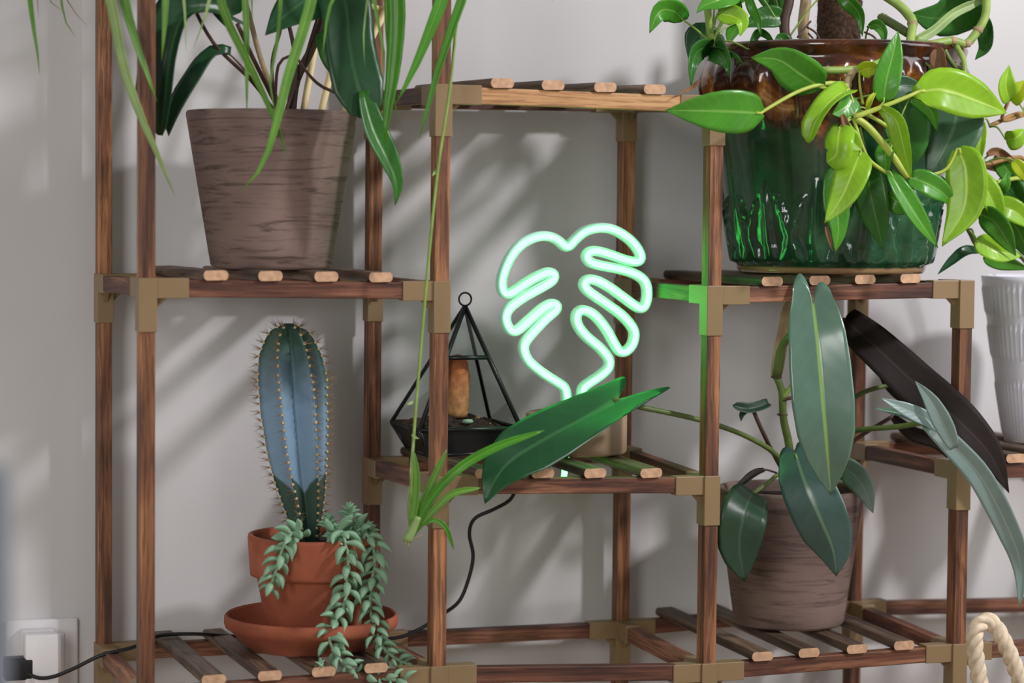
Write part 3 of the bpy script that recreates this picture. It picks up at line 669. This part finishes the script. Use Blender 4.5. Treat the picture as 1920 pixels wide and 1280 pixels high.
# ------------------------------------------------------------------ green glazed pot with lime philodendron
gcx, gcy = P(1558, 490, .128).x, .128; gz = stand_z('A', 2, 3, gcx, gcy)
gc = Vector((gcx, gcy, gz)); gs = scale_at(gc+Vector((0, 0, .13)))
Hg = P(1557, 90, gcy).z-gz
GP = [(.0, 172), (.012, 176), (.03, 176), (.06, 182), (.15, 190), (.3, 200), (.45, 209), (.58, 219), (.68, 229), (.76, 240), (.82, 247), (.86, 249), (.9, 245), (.93, 240), (.955, 243), (.985, 247), (1, 243)]
def grad(t):
    return pl(GP, t)/gs
def gfun(r, z, a, i):
    t = z/Hg
    if i >= GN: return r
    if t > .62 and t < .93:
        e = math.sin((t-.62)/.31*math.pi); r += .0050*e*(math.sin(a*24+3*noise.noise((math.cos(a)*3, math.sin(a)*3, t*2)))+.6*math.sin(a*41+1))
    if .04 < t < .62:
        h = 0
        for nn, lean, hh, off in ((13, 0, .40, 0), (13, .9, .32, .35), (13, -.9, .32, .65)):
            x = (a/(2*math.pi)*nn+lean*(t-.05)*1.6+off) % 1; wd_ = .20*max(0, 1-(t-.04)/hh)
            if wd_ > 0: h = max(h, max(0, 1-abs(x-.5)/wd_))
        r += .0055*min(1, h*1.6)
        if t < .12: r += .0015*math.sin(a*26)
    return r
GN = 90
prof = [(.02, 0)]+[(grad(k/(GN-2)), Hg*k/(GN-2)) for k in range(GN-1)]
rt = grad(1); prof += [(rt-.005, Hg+.001), (rt-.010, Hg-.001), (rt-.012, Hg-.02), (rt-.016, Hg-.05)]
gp = thing('lime_philodendron', 'trailing lime green philodendron with moss pole in a green and brown glazed pot', 'potted plant', gc)
v, f = lathe(prof, gc, 200, gfun); o = mk('glazed_pot', v, f, 'glaze', gp, origin=gc); o['label'] = 'glossy green pot with brown drip glaze'
disc_soil('soil', (gcx, gcy, gz+Hg-.03), rt-.015, gp)
# moss pole
mp = P(1572, 90, .13); v = []; f = []; n = 36; m = 40
for i in range(m):
    for k in range(n):
        a = 2*math.pi*k/n; z = -.03+.20*i/(m-1); r = .0262+.003*noise.noise((math.cos(a)*9, math.sin(a)*9, z*160))+random.uniform(-.0012, .0012)
        v.append((mp.x+r*math.cos(a), mp.y+r*math.sin(a), mp.z+z))
    if i: f += [((i-1)*n+k, (i-1)*n+(k+1) % n, i*n+(k+1) % n, i*n+k) for k in range(n)]
f += [tuple(range(n)), tuple((m-1)*n+k for k in range(n))]
pole = mk('moss_pole', v, f, 'moss', gp)
fb = MB()
for k in range(420):
    a = random.uniform(0, 6.28); z = random.uniform(-.02, .165); d = Vector((math.cos(a), math.sin(a), random.uniform(-.6, .6))).normalized()
    p = Vector((mp.x, mp.y, mp.z+z))+Vector((math.cos(a), math.sin(a), 0))*.0255; s_ = d.orthogonal().normalized()*.0004; w_ = d.cross(s_)
    fb.add([p+s_, p-s_*.5+w_*.8, p-s_*.5-w_*.8, p+d*random.uniform(.003, .008)], [(0, 1, 3), (1, 2, 3), (2, 0, 3)])
o = fb.make('fibres', 'moss', pole); o['kind'] = 'stuff'
st(gp, [(1484, -60, .10), (1480, 0, .10), (1471, 40, .10), (1476, 75, .10), (1510, 108, .11)], 10, 'stem_brown')
st(gp, [(1516, -60, .12), (1511, 0, .12), (1506, 50, .12), (1512, 110, .12)], 11, 'stem_tan')
for a, b in (((1520, 40), (1495, 70)), ((1512, 50), (1540, 80)), ((1515, 62), (1530, 95)), ((1620, 60), (1650, 85)), ((1625, 50), (1660, 66)), ((1618, 75), (1660, 92))):
    st(gp, [(a[0], a[1], .09), ((a[0]+b[0])/2+3, (a[1]+b[1])/2-4, .085), (b[0], b[1], .08)], 2, 'stem_brown', 'root', 6, 8)
hub = (1600, 218, -.085)
ST = [([(1660, -8, .04), (1686, 10, .03), (1703, 28, .02), (1711, 45, .01), (1704, 95, -.01)], 9, 'stem_green'),
 ([(1652, 32, .06), (1678, 47, .04), (1702, 62, .02)], 9, 'stem_olive'),
 ([(1712, 80, .0), (1746, 83, -.01), (1786, 76, -.01), (1812, 82, -.01), (1834, 56, -.01), (1848, 28, -.01), (1850, -20, -.01)], 8, 'stem_green'),
 ([(1767, 86, -.01), (1784, 117, -.02), (1806, 138, -.03)], 5, 'stem_olive'),
 ([(1793, 86, -.01), (1807, 115, -.03), (1808, 165, -.04)], 5.5, 'stem_green'),
 ([(1640, 95, .05), (1660, 110, -.02), (1610, 129, -.05), (1537, 132, -.052)], 7, 'stem_green'),
 ([(1600, 130, -.052), (1588, 158, -.06), (1590, 190, -.075), (1600, 218, -.085)], 8, 'stem_tan'),
 ([(1600, 218, -.085), (1630, 240, -.09), (1668, 285, -.09), (1702, 332, -.09)], 7, 'stem_lime'),
 ([(1600, 218, -.085), (1612, 262, -.085), (1630, 300, -.085), (1664, 325, -.085)], 4, 'stem_lime'),
 ([(1605, 205, -.08), (1640, 222, -.075), (1668, 240, -.07)], 4, 'stem_lime'),
 ([(1345, 100, .10), (1334, 80, .09), (1328, 30, .08), (1322, -20, .08)], 7, 'stem_green')]
for pts, r, mt in ST: st(gp, pts, r, mt, 'stem')
for px, py, Y, r in ((1704, 92, -.01, 10), (1711, 45, .01, 10), (1786, 76, -.01, 9.5), (1812, 82, -.01, 9.5), (1834, 56, -.01, 9.5), (1746, 83, -.01, 9.5), (1538, 132, -.052, 9), (1588, 160, -.06, 9), (1655, 33, .06, 10)):
    c = P(px, py, Y); k = 1/scale_at(c); v, f = lathe([(r*.8*k, -.004), (r*k, -.001), (r*k*1.05, .001), (r*.8*k, .004)], c, 12); mk('node', v, f, 'stem_tan', gp)
def lf(par, pts, w, mt, kind='ovate', **k):
    k.setdefault('wave', .07 if kind == 'ovate' else .03)
    return leaf(par, pts, w, mt, kind, **k)
def auto(par, anchors, a, k):
    if 'pet' not in k and k.get('name', 'leaf') == 'leaf':
        b = pts3(a[0])[0]; t_ = min(pts3(anchors), key=lambda q: (q-b).length)
        if (t_-b).length > .012:
            m_ = (b+t_)/2+Vector((0, 0, .006)); k['pet'] = [m_, t_]; k.setdefault('petr', 1.8)
    return lf(par, *a, **k)
GA = [hub, (1702, 332, -.09), (1630, 300, -.085), (1334, 82, .09), (1476, 75, .10), (1704, 95, -.01), (1850, 0, -.01), (1668, 285, -.09), (1590, 190, -.075), (1620, 90, .11)]
G = lambda *a, **k: auto(gp, GA, a, k)
G([(1282, 38, .06), (1262, 20, .05), (1236, 22, .04), (1218, 62, .04)], 50, 'green', roll=-25, fold=.2, pet=[(1305, 55, .07), (1328, 76, .08)])
G([(1385, -12, .05), (1350, 0, .04), (1322, 10, .04), (1306, 24, .04)], 42, 'green', roll=20)
G([(1345, 26, .06), (1372, 30, .05), (1390, 42, .04), (1388, 68, .04)], 42, 'lime', roll=-20, fold=.3, pet=[(1335, 60, .08)])
G([(1345, -30, .07), (1368, 0, .07), (1392, 28, .07)], 60, 'green', roll=30)
G([(1470, 32, .10), (1440, 32, .10), (1415, 40, .10), (1395, 52, .10)], 44, 'deep', roll=10)
G([(1440, -40, .12), (1450, -5, .12), (1458, 30, .12)], 70, 'deep', roll=-20)
G([(1402, -20, .05), (1412, 10, .04), (1424, 40, .04), (1426, 66, .04)], 24, 'green', 'lance', roll=40, fold=.6)
G([(1340, 86, .06), (1352, 100, .0), (1364, 120, -.03), (1366, 146, -.03)], 56, 'deep', roll=20, fold=.35, lobe=.25)
G([(1345, 92, .06), (1366, 96, -.01), (1384, 106, -.035), (1394, 124, -.03)], 26, 'deep', roll=50, fold=.7)
G([(1336, 86, .06), (1310, 94, .02), (1298, 120, .0), (1296, 165, .0)], 40, 'deep', roll=-30, fold=.3)
G([(1345, 84, .10), (1325, 70, .10), (1305, 70, .10), (1290, 108, .10)], 50, 'dark', roll=10)
G([(1404, 92, .06), (1420, 60, .06), (1440, 66, .05), (1456, 92, .04)], 20, 'deep', 'lance', roll=40, fold=.4)
G([(1480, 90, .08), (1466, 72, .08), (1450, 88, .08)], 24, 'deep')
G([(1537, 163, -.065), (1500, 138, -.075), (1460, 112, -.08), (1408, 108, -.075)], 80, 'green', roll=-18, fold=.12, wave=.05, lobe=.1, pet=[(1560, 170, -.07), (1592, 200, -.08)], petmat='stem_lime', petr=3.2)
G([(1427, 212, -.075), (1380, 209, -.085), (1310, 207, -.085), (1248, 207, -.08)], 84, 'green', roll=-10, fold=.12, lobe=.12, wave=.03, pet=[(1440, 203, -.075), (1500, 170, -.07), (1555, 156, -.065), (1590, 162, -.065)], petmat='stem_lime', petr=4)
G([(1656, 192, -.09), (1662, 150, -.095), (1675, 100, -.095), (1684, 58, -.09)], 52, 'green', roll=10, fold=.2, pet=[(1640, 205, -.088), (1605, 218, -.085)], petmat='stem_lime')
G([(1722, 172, -.10), (1770, 168, -.11), (1830, 188, -.11), (1888, 212, -.10)], 86, 'lime', roll=-12, fold=.15, lobe=.15, wave=.03, pet=[(1700, 182, -.1), (1650, 202, -.095), (1600, 220, -.088)], petmat='stem_lime', petr=4.5)
G([(1592, 168, -.08), (1572, 178, -.09), (1548, 200, -.10), (1528, 232, -.10), (1516, 268, -.095)], 44, 'lime', 'even', roll=40, fold=.55, pet=[(1600, 195, -.082)], petmat='stem_lime')
G([(1598, 180, -.08), (1585, 200, -.085), (1560, 214, -.09)], 50, 'green', roll=-20, fold=.3)
G([(1575, 238, -.09), (1572, 262, -.105), (1568, 290, -.105), (1550, 304, -.095)], 66, 'lime', 'even', roll=20, fold=.3, curl=.5, lobe=.2, pet=[(1596, 222, -.086)], petmat='stem_lime')
G([(1578, 250, -.095), (1598, 266, -.10), (1616, 282, -.10)], 40, 'lime', roll=-15, fold=.3)
G([(1614, 284, -.09), (1600, 320, -.10), (1578, 370, -.10), (1546, 418, -.095)], 66, 'lime', roll=12, fold=.1, pet=[(1612, 262, -.086)], petmat='stem_lime')
G([(1568, 310, -.07), (1568, 370, -.075), (1572, 430, -.075), (1566, 474, -.07)], 56, 'green', 'ovate', roll=-25, fold=.12, pet=[(1590, 240, -.08)])
G([(1628, 305, -.07), (1632, 360, -.075), (1645, 420, -.075), (1656, 468, -.07)], 66, 'deep', 'ovate', roll=10, fold=.12, pet=[(1612, 240, -.08)])
G([(1652, 203, -.095), (1680, 225, -.105), (1694, 275, -.105), (1708, 334, -.10)], 40, 'lime', 'lance', roll=25, fold=.35, pet=[(1630, 206, -.09), (1604, 218, -.086)], petmat='stem_lime')
G([(1680, 186, -.07), (1698, 225, -.075), (1702, 275, -.075), (1690, 330, -.07)], 92, 'deep', roll=-15, fold=.1)
G([(1800, 190, -.06), (1788, 240, -.07), (1766, 290, -.07), (1738, 336, -.06)], 110, 'dull', roll=10, fold=.12, lobe=.1)
G([(1690, 170, -.05), (1660, 185, -.055), (1690, 160, -.05), (1740, 166, -.05)], 50, 'dull')
G([(1668, 322, -.09), (1692, 362, -.10), (1722, 410, -.10), (1759, 465, -.09)], 42, 'green', 'lance', roll=-30, fold=.3, pet=[(1662, 322, -.086)])
G([(1664, 364, -.07), (1690, 382, -.08), (1722, 398, -.075)], 44, 'green', roll=20, pet=[(1650, 330, -.08)])
G([(1672, 262, -.08), (1660, 290, -.085), (1664, 330, -.085)], 40, 'green', roll=30, fold=.3)
G([(1702, 332, -.09), (1735, 342, -.10), (1768, 362, -.10), (1790, 388, -.095)], 46, 'green', roll=-10, fold=.3)
G([(1796, 278, -.10), (1812, 320, -.11), (1808, 390, -.11), (1766, 462, -.10)], 82, 'lime', roll=14, fold=.12, wave=.04, pet=[(1770, 320, -.095), (1704, 334, -.09)], petmat='stem_lime', petr=3.5)
G([(1706, 184, -.09), (1728, 192, -.095), (1748, 212, -.095), (1757, 246, -.09)], 28, 'green', 'lance', roll=25, fold=.35)
G([(1838, 0, .03), (1800, 20, .06), (1760, 34, .07), (1706, 26, .07)], 84, 'deep', roll=-10, fold=.1)
G([(1840, 30, .04), (1850, 60, .03), (1848, 90, .03), (1828, 112, .03)], 40, 'deep', roll=35, fold=.3)
G([(1565, -30, .08), (1590, 0, .06), (1612, 28, .06), (1617, 68, .06)], 32, 'green', 'lance', roll=25, fold=.4)
G([(1630, 50, .05), (1644, 46, .04), (1656, 60, .03), (1658, 86, .03)], 22, 'green', 'lance', roll=10, fold=.4)
G([(1612, 134, -.065), (1630, 128, -.075), (1652, 134, -.075)], 34, 'yellow', roll=20, fold=.4, pet=[(1612, 160, -.07), (1618, 195, -.08)], petmat='stem_lime')
G([(1626, 205, -.085), (1632, 186, -.09), (1644, 170, -.09)], 12, 'yellow', 'lance', fold=.5)
G([(1716, 76, .0), (1752, 56, .0), (1790, 24, .0), (1842, 0, .0)], 18, 'strap_pale', 'even', roll=10, fold=.4, name='leaf_sheath')
G([(1758, 92, -.03), (1762, 118, -.04), (1772, 150, -.04)], 34, 'dry', 'lance', roll=20, fold=.5, name='dried_leaf')
G([(1312, 150, .02), (1298, 164, .0), (1270, 176, -.02)], 9, 'dry', 'lance', fold=.5, name='dried_leaf')
G([(1580, 215, -.088), (1588, 238, -.094), (1602, 262, -.094)], 14, 'dry', 'lance', fold=.5, name='dried_leaf')
G([(1548, 425, -.05), (1554, 445, -.05), (1562, 472, -.05)], 8, 'dry', 'lance', fold=.5, name='dried_leaf')
G([(1390, 40, .11), (1376, 60, .11), (1366, 84, .1)], 30, 'green', roll=30)
G([(1800, -40, .08), (1830, -10, .08), (1846, 20, .08)], 60, 'deep', roll=0)
G([(1400, -40, .1), (1380, -10, .1), (1360, 16, .1)], 50, 'green', roll=10)

# ------------------------------------------------------------------ white pot plant at the right edge
wY = .135; wr = .074; wx = P(1850, 520, wY).x+wr/math.cos(YAW)*.985; wz = stand_z('M', 3, 4, wx, wY)
wc = Vector((wx, wY, wz)); Hw = P(1880, 518, wY).z-wz
wp = thing('white_pot_plant', 'lime leaved philodendron in a white ribbed pot at the right edge', 'potted plant', wc)
def wfun(r, z, a, i):
    t = z/Hw
    return r+(.0016*math.cos(a*56) if (.05 < t < .36 or .50 < t < .70 or .78 < t < .93) and i < 40 else 0)
prof = [(.02, 0)]+[(.040+(.074-.040)*(k/38)**.9, Hw*k/38) for k in range(39)]+[(.0715, Hw+.001), (.069, Hw-.004), (.067, Hw-.03)]
v, f = lathe(prof, wc, 224, wfun); mk('pot', v, f, 'white_pot', wp, origin=wc)
disc_soil('soil', (wx, wY, wz+Hw-.012), .0665, wp)
WA = [(1836, 312, .05), (1856, 236, .06), (1892, 186, .06), (1850, 345, .03), (1815, 430, .06), (1925, 335, .05), (1880, 360, .07), (1900, 470, .1), (1930, 420, .1), (1922, 215, .08)]
Wl = lambda *a, **k: auto(wp, WA, a, k)
wb = (1950, 520, wY)
for pts, r, mt in (([(1955, 525, wY), (1930, 420, .10), (1880, 360, .07), (1836, 312, .05)], 4, 'stem_orange'), ([(1960, 525, wY), (1950, 400, .1), (1925, 300, .06), (1842, 310, .04)], 4, 'stem_orange'),
    ([(1965, 525, wY), (1960, 300, .1), (1922, 215, .08), (1856, 236, .06)], 4, 'stem_orange'), ([(1922, 215, .08), (1880, 225, .06), (1892, 186, .06)], 3.5, 'stem_orange'),
    ([(1950, 525, wY), (1900, 470, .1), (1840, 468, .08), (1815, 430, .06)], 4, 'stem_olive'), ([(1950, 525, wY), (1935, 380, .1), (1925, 335, .05), (1850, 345, .03)], 4, 'stem_lime'), ([(1850, 345, .03), (1838, 310, .03), (1840, 262, .03)], 5, 'stem_green')):
    st(wp, pts, r, mt)
for a in (([(1893, 190, .05), (1886, 160, .04), (1892, 122, .04)], 40, 'lime', dict(roll=25, fold=.4)), ([(1895, 188, .05), (1908, 172, .04), (1922, 150, .04)], 44, 'yellow', dict(roll=-20, fold=.3)),
    ([(1886, 262, .04), (1905, 258, .03), (1920, 242, .03)], 40, 'lime', dict(roll=20, fold=.4)), ([(1842, 228, .03), (1838, 270, .02), (1836, 312, .02)], 22, 'lime', dict(kind='lance', fold=.3)),
    ([(1830, 326, .02), (1850, 355, .01), (1868, 395, .01), (1882, 432, .01)], 46, 'lime', dict(roll=-20, fold=.3)), ([(1838, 400, .02), (1868, 420, .0), (1905, 480, .0)], 50, 'green', dict(roll=15, fold=.2)),
    ([(1830, 450, .02), (1870, 470, .01), (1915, 480, .01)], 48, 'lime', dict(roll=-20, fold=.2)), ([(1880, 330, .06), (1900, 360, .05), (1925, 400, .05)], 50, 'deep', dict(roll=10)),
    ([(1862, 345, .07), (1880, 390, .06), (1900, 440, .06)], 50, 'deep', dict(roll=-20)), ([(1880, 400, .06), (1908, 430, .05), (1935, 490, .05)], 56, 'green', dict(roll=20)),
    ([(1835, 470, .05), (1810, 474, .04), (1785, 492, .04), (1758, 514, .04)], 26, 'dark', dict(kind='lance', roll=40, fold=.5)), ([(1868, 290, .06), (1900, 330, .05), (1935, 340, .05)], 40, 'green', dict(roll=0)),
    ([(1860, 385, .04), (1900, 395, .03), (1940, 430, .03)], 46, 'lime', dict(roll=-15)), ([(1870, 360, .03), (1884, 345, .02), (1888, 322, .02)], 24, 'green', dict(roll=20)),
    ([(1845, 480, .06), (1880, 490, .06), (1930, 505, .06)], 34, 'green', dict(roll=25)), ([(1900, 300, .02), (1915, 320, .02), (1930, 345, .02)], 26, 'yellow', dict()),
    ([(1850, 290, .05), (1870, 285, .05), (1912, 310, .05)], 18, 'dry', dict(kind='lance', fold=.5, name='dried_leaf')), ([(1830, 305, .06), (1870, 315, .06), (1905, 330, .06)], 16, 'dry', dict(kind='lance', fold=.5, name='dried_leaf')),
    ([(1840, 110, .12), (1905, 210, .1), (1930, 200, .1)], 20, 'lime', dict(kind='lance'))[:0] or ([(1918, 205, .06), (1930, 208, .06), (1942, 220, .06)], 26, 'lime', dict())):
    k = dict(a[3]); kd = k.pop('kind', 'ovate'); Wl(a[0], a[1], a[2], kd, **k)

# ------------------------------------------------------------------ silver leaved plant, bottom right brown pot
bx, by = P(1478, 1180, .135).x, .135; bz2 = stand_z('O', 2, 3, bx, by); bc = Vector((bx, by, bz2)); bs = scale_at(bc+Vector((0, 0, .08)))
Hb = P(1487, 913, by).z-bz2
sv = thing('silver_philodendron', 'silver grey sword leaved philodendron in a brown marbled pot, bottom right shelf', 'potted plant', bc)
v, f = lathe(pot_profile(103/bs, 137/bs, Hb, .007), bc, 64); mk('pot', v, f, 'clay', sv, origin=bc)
disc_soil('soil', (bx, by, bz2+Hb-.014), 137/bs-.012, sv)
S = lambda *a, **k: lf(sv, *a, **k)
st(sv, [(1484, 925, .13), (1480, 840, .12), (1469, 785, .11), (1466, 734, .10), (1456, 706, .10)], lambda t: 9-2*t, 'stem_olive')
st(sv, [(1456, 706, .10), (1464, 655, .09), (1488, 622, .07), (1512, 590, .03), (1526, 576, -.03)], lambda t: 8-3.5*t, 'stem_olive', 'petiole')
leaf(sv, [(1455, 708, .105), (1464, 650, .11), (1474, 600, .11), (1479, 562, .11)], 24, 'stem_tan', 'even', fold=.5, name='leaf_sheath')
st(sv, [(1468, 745, .10), (1488, 720, .09), (1520, 690, .07)], 5, 'stem_green', 'petiole')
st(sv, [(1468, 750, .10), (1484, 746, .095), (1510, 752, .09)], 3.5, 'stem_brown', 'petiole')
st(sv, [(1484, 870, .12), (1500, 835, .11), (1560, 775, .09), (1620, 735, .08), (1684, 718, .08)], 4.5, 'stem_olive', 'petiole')
st(sv, [(1484, 890, .12), (1530, 835, .10), (1600, 808, .06), (1680, 800, .02), (1742, 790, -.02)], 5, 'stem_olive', 'petiole')
st(sv, [(1490, 900, .14), (1560, 860, .13), (1610, 820, .12), (1674, 780, .11)], 4, 'stem_brown', 'petiole')
st(sv, [(1484, 900, .12), (1455, 852, .09), (1400, 818, .06), (1330, 792, .035), (1260, 775, .03), (1196, 762, .03), (1150, 748, .03)], 5, 'stem_olive', 'petiole')
st(sv, [(1480, 905, .13), (1450, 850, .12), (1428, 805, .11), (1412, 768, .11)], 4, 'stem_brown', 'petiole')
st(sv, [(1482, 915, .12), (1462, 890, .08), (1440, 905, .05), (1412, 925, .03)], 4, 'stem_olive', 'petiole')
for px, py, Y in ((1456, 707, .10), (1467, 777, .11)):
    c = P(px, py, Y); v, f = lathe([(.005, -.0015), (.0075, 0), (.005, .0015)], c, 14); mk('node', v, f, 'stem_brown', sv)
def hast(pts, w, mt, lob, lw, **k):
    """sword leaf with two rounded basal lobes; lobes are given as pixel tips"""
    o = S(pts, w, mt, 'lance', **k); b = pts3(pts)[0]
    return o
def sword(pts, w, mt, back=.5, prof=None, **k): return S(pts, w, mt, 'sword', lobe=back, **k)
PROF['sword'] = [(0, .66), (.06, .78), (.15, .90), (.32, .98), (.5, 1), (.66, .92), (.8, .68), (.9, .38), (.97, .12), (1, .01)]
sword([(1525, 572, -.03), (1533, 640, -.045), (1542, 740, -.055), (1550, 830, -.055), (1558, 928, -.04)], 118, 'silver', .60, lobe2=.40, roll=-3, fold=.13, n=30, m=16, wave=.04)
sword([(1492, 852, .02), (1510, 905, -.01), (1540, 975, -.025), (1562, 1030, -.025), (1568, 1080, -.02)], 104, 'silver_dark', .3, roll=6, fold=-.16, n=24, m=14, pet=[(1488, 875, .06), (1484, 905, .12)])
S([(1412, 922, .03), (1396, 960, -.005), (1386, 1020, -.005), (1396, 1090, .0)], 90, 'forest', 'sword', roll=-10, fold=.1)
S([(1555, 880, .09), (1588, 880, .07), (1618, 910, .05), (1637, 962, .05)], 52, 'silver_blue', 'lance', roll=20, fold=.2, pet=[(1520, 900, .1), (1490, 920, .12)])
sword([(1584, 598, .10), (1640, 648, .06), (1720, 722, .02), (1800, 790, -.03), (1856, 850, -.045), (1892, 924, -.05)], 84, 'underside', .05, roll=-15, fold=.12, n=26)
st(sv, [(1484, 880, .13), (1530, 760, .13), (1560, 640, .125), (1584, 598, .10)], 4, 'stem_brown', 'petiole')
sword([(1740, 790, -.02), (1790, 838, -.04), (1840, 895, -.055), (1888, 985, -.06), (1914, 1060, -.06), (1912, 1140, -.06)], 48, 'silver_blue', .0, roll=15, fold=.25, n=24)
S([(1762, 806, -.03), (1738, 786, -.025), (1700, 768, -.02), (1652, 746, -.015)], 30, 'silver_blue', 'lance', roll=10, fold=.25)
S([(1790, 840, -.04), (1772, 800, -.04), (1745, 750, -.035), (1716, 714, -.03)], 38, 'silver_blue', 'lance', roll=-10, fold=.25)
S([(1740, 800, -.02), (1700, 778, -.01), (1636, 764, .0)], 16, 'silver', 'lance', roll=20, fold=.3)
S([(1655, 700, .09), (1690, 728, .08), (1740, 752, .07), (1790, 775, .06)], 46, 'underside', 'lance', roll=10, fold=.2)
S([(1674, 780, .11), (1710, 810, .10), (1760, 830, .09), (1800, 880, .09)], 30, 'underside', 'lance', roll=20, fold=.3)
S([(1441, 755, .11), (1425, 762, .105), (1402, 766, .10), (1374, 760, .10)], 20, 'forest', 'even', roll=20, fold=.5)
S([(1404, 766, .10), (1392, 775, .10), (1389, 790, .10)], 12, 'forest', 'lance', fold=.4)
S([(1434, 880, .10), (1412, 890, .09), (1368, 926, .075)], 16, 'underside', 'lance', roll=30, fold=.5, pet=[(1452, 885, .11), (1484, 900, .12)], petmat='stem_brown')
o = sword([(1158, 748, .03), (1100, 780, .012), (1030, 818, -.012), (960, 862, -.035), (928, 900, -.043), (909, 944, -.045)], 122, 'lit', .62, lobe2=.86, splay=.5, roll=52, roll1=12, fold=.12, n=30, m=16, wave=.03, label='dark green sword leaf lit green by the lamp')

# ------------------------------------------------------------------ outlet, adapter, cord
oc = P(78, 1222, WALL_Y); pw = .043
plate = thing('wall_outlet', 'white square electrical outlet plate on the wall at lower left', 'outlet', oc)
pc0 = Vector((P(145, 1200, WALL_Y).x-pw, WALL_Y-.004, P(145, 1156, WALL_Y).z-pw))
MB().box(pc0, (pw, .004, pw), .003).make('plate', 'white_plastic', plate); MB().box(pc0+Vector((0, -.005, 0)), (.026, .0015, .026), .001).make('socket_insert', 'white_plastic', plate)
ac = Vector((P(76, 1240, WALL_Y-.05).x, WALL_Y-.036, P(76, 1236, WALL_Y-.05).z))
ad = thing('plug_adapter', 'white block power adapter plugged into the wall outlet', 'adapter', ac+Vector((0, .027, 0)))
MB().box(ac+Vector((0, .0135, 0)), (.0195, .0125, .031), .002).make('adapter_body', 'white_plastic', ad); MB().box(ac+Vector((0, -.0125, 0)), (.0195, .0130, .031), .002).make('adapter_body', 'white_plastic', ad)
plc = P(34, 1252, WALL_Y-.05)
cord = thing('power_cord', 'thin black power cord running from the outlet to the neon lamp', 'cord', plc)
MB().box(plc, (.017, .012, .013), .003).make('plug', 'black', cord)
cp = pts3([(44, 1258, .255), (70, 1270, .245), (100, 1268, .235), (140, 1252, .225), (190, 1228, .215), (250, 1213, .215), (295, 1192, .235), (360, 1188, .235), (430, 1192, .24), (560, 1200, .245), (680, 1200, .25), (745, 1195, .245), (785, 1180, .245), (832, 1150, .25), (862, 1125, .25), (880, 1080, .25), (887, 1040, .25), (880, 1000, .25), (890, 972, .245), (925, 955, .235), (955, 938, .22), (975, 912, .20)])+[Vector((nx-.02, nY+.02, nz-.012)), Vector((nx-.012, nY+.012, nz+.001))]
tube('cable', cp, .0023, 'black', cord, 8, 160)

# ------------------------------------------------------------------ rope-handled basket
bkx = P(1880, 1300, -.14).x; kb = Vector((bkx+.0, -.16, FLOOR_Z))
bk = thing('rope_basket', 'basket with a thick cream twisted rope handle at the lower right corner', 'basket', kb)
Hk = P(1880, 1345, -.14).z-FLOOR_Z
prof = []
for k in range(60):
    t = k/59; prof.append((.085+.02*math.sin(math.pi*t*.7)+.0025*math.sin(t*math.pi*28), Hk*t))
v, f = lathe([(.01, 0)]+prof+[(.095, Hk), (.093, Hk-.02), (.088, .01), (.01, .008)], kb, 48); mk('body', v, f, 'basket', bk, origin=kb)
rp = spline(pts3([(1842, 1350, -.1), (1838, 1290, -.1), (1829, 1225, -.1), (1828, 1185, -.1), (1842, 1166, -.1), (1858, 1166, -.1), (1876, 1190, -.1), (1897, 1235, -.1), (1915, 1285, -.1), (1930, 1350, -.1)]), 150)
hd = bpy.data.objects.new('rope_handle', None); link(hd, bk, rp[0]); up = None
ks = 1/scale_at(rp[75]); fr_ = []
for i, p in enumerate(rp):
    T = (rp[min(i+1, 149)]-rp[max(i-1, 0)]).normalized(); A = Vector((0, 1, 0)); B = T.cross(A).normalized(); fr_.append((p, A, B))
ln = sum((rp[i+1]-rp[i]).length for i in range(149))
for s_ in range(3):
    q = [p+(A*math.cos(2*math.pi*(s_/3+i/149*ln/.045))+B*math.sin(2*math.pi*(s_/3+i/149*ln/.045)))*(8*ks) for i, (p, A, B) in enumerate(fr_)]
    v, f = tube_data(q, 8.6*ks, 10); mk('strand', v, f, 'rope', hd)
fz = MB()
for k in range(260):
    p, A, B = fr_[random.randrange(20, 130)]; a = random.uniform(0, 6.28); d = (A*math.cos(a)+B*math.sin(a)+Vector((random.uniform(-.5, .5), 0, random.uniform(-.5, .5)))).normalized()
    p = p+(A*math.cos(a)+B*math.sin(a))*13*ks; w_ = d.orthogonal().normalized()*.00015; x_ = d.cross(w_)
    fz.add([p+w_, p-w_*.5+x_*.8, p-w_*.5-x_*.8, p+d*random.uniform(.002, .005)], [(0, 1, 3), (1, 2, 3), (2, 0, 3)])
o = fz.make('fibres', 'rope', hd); o['kind'] = 'stuff'

# ------------------------------------------------------------------ grey chair at the left edge, close to the camera
cYy = -1.35; e = P(17, 1000, cYy); ctop = P(0, 862, cYy).z
ch = thing('chair', 'out-of-focus blue-grey chair back edge at the left border', 'chair', (e.x-.2, cYy, FLOOR_Z))
MB().box((e.x-.2, cYy, (ctop+FLOOR_Z+.36)/2), (.2, .011, (ctop-FLOOR_Z-.36)/2), .009).make('backrest', 'chair', ch)
MB().box((e.x-.2, cYy-.2, FLOOR_Z+.345), (.2, .2, .015), .009).make('seat', 'chair', ch)
for a in (-.37, -.03):
    for b in (-.37, -.01): MB().box((e.x+a, cYy+b, FLOOR_Z+.165), (.014, .014, .165), .004).make('leg', 'chair', ch)
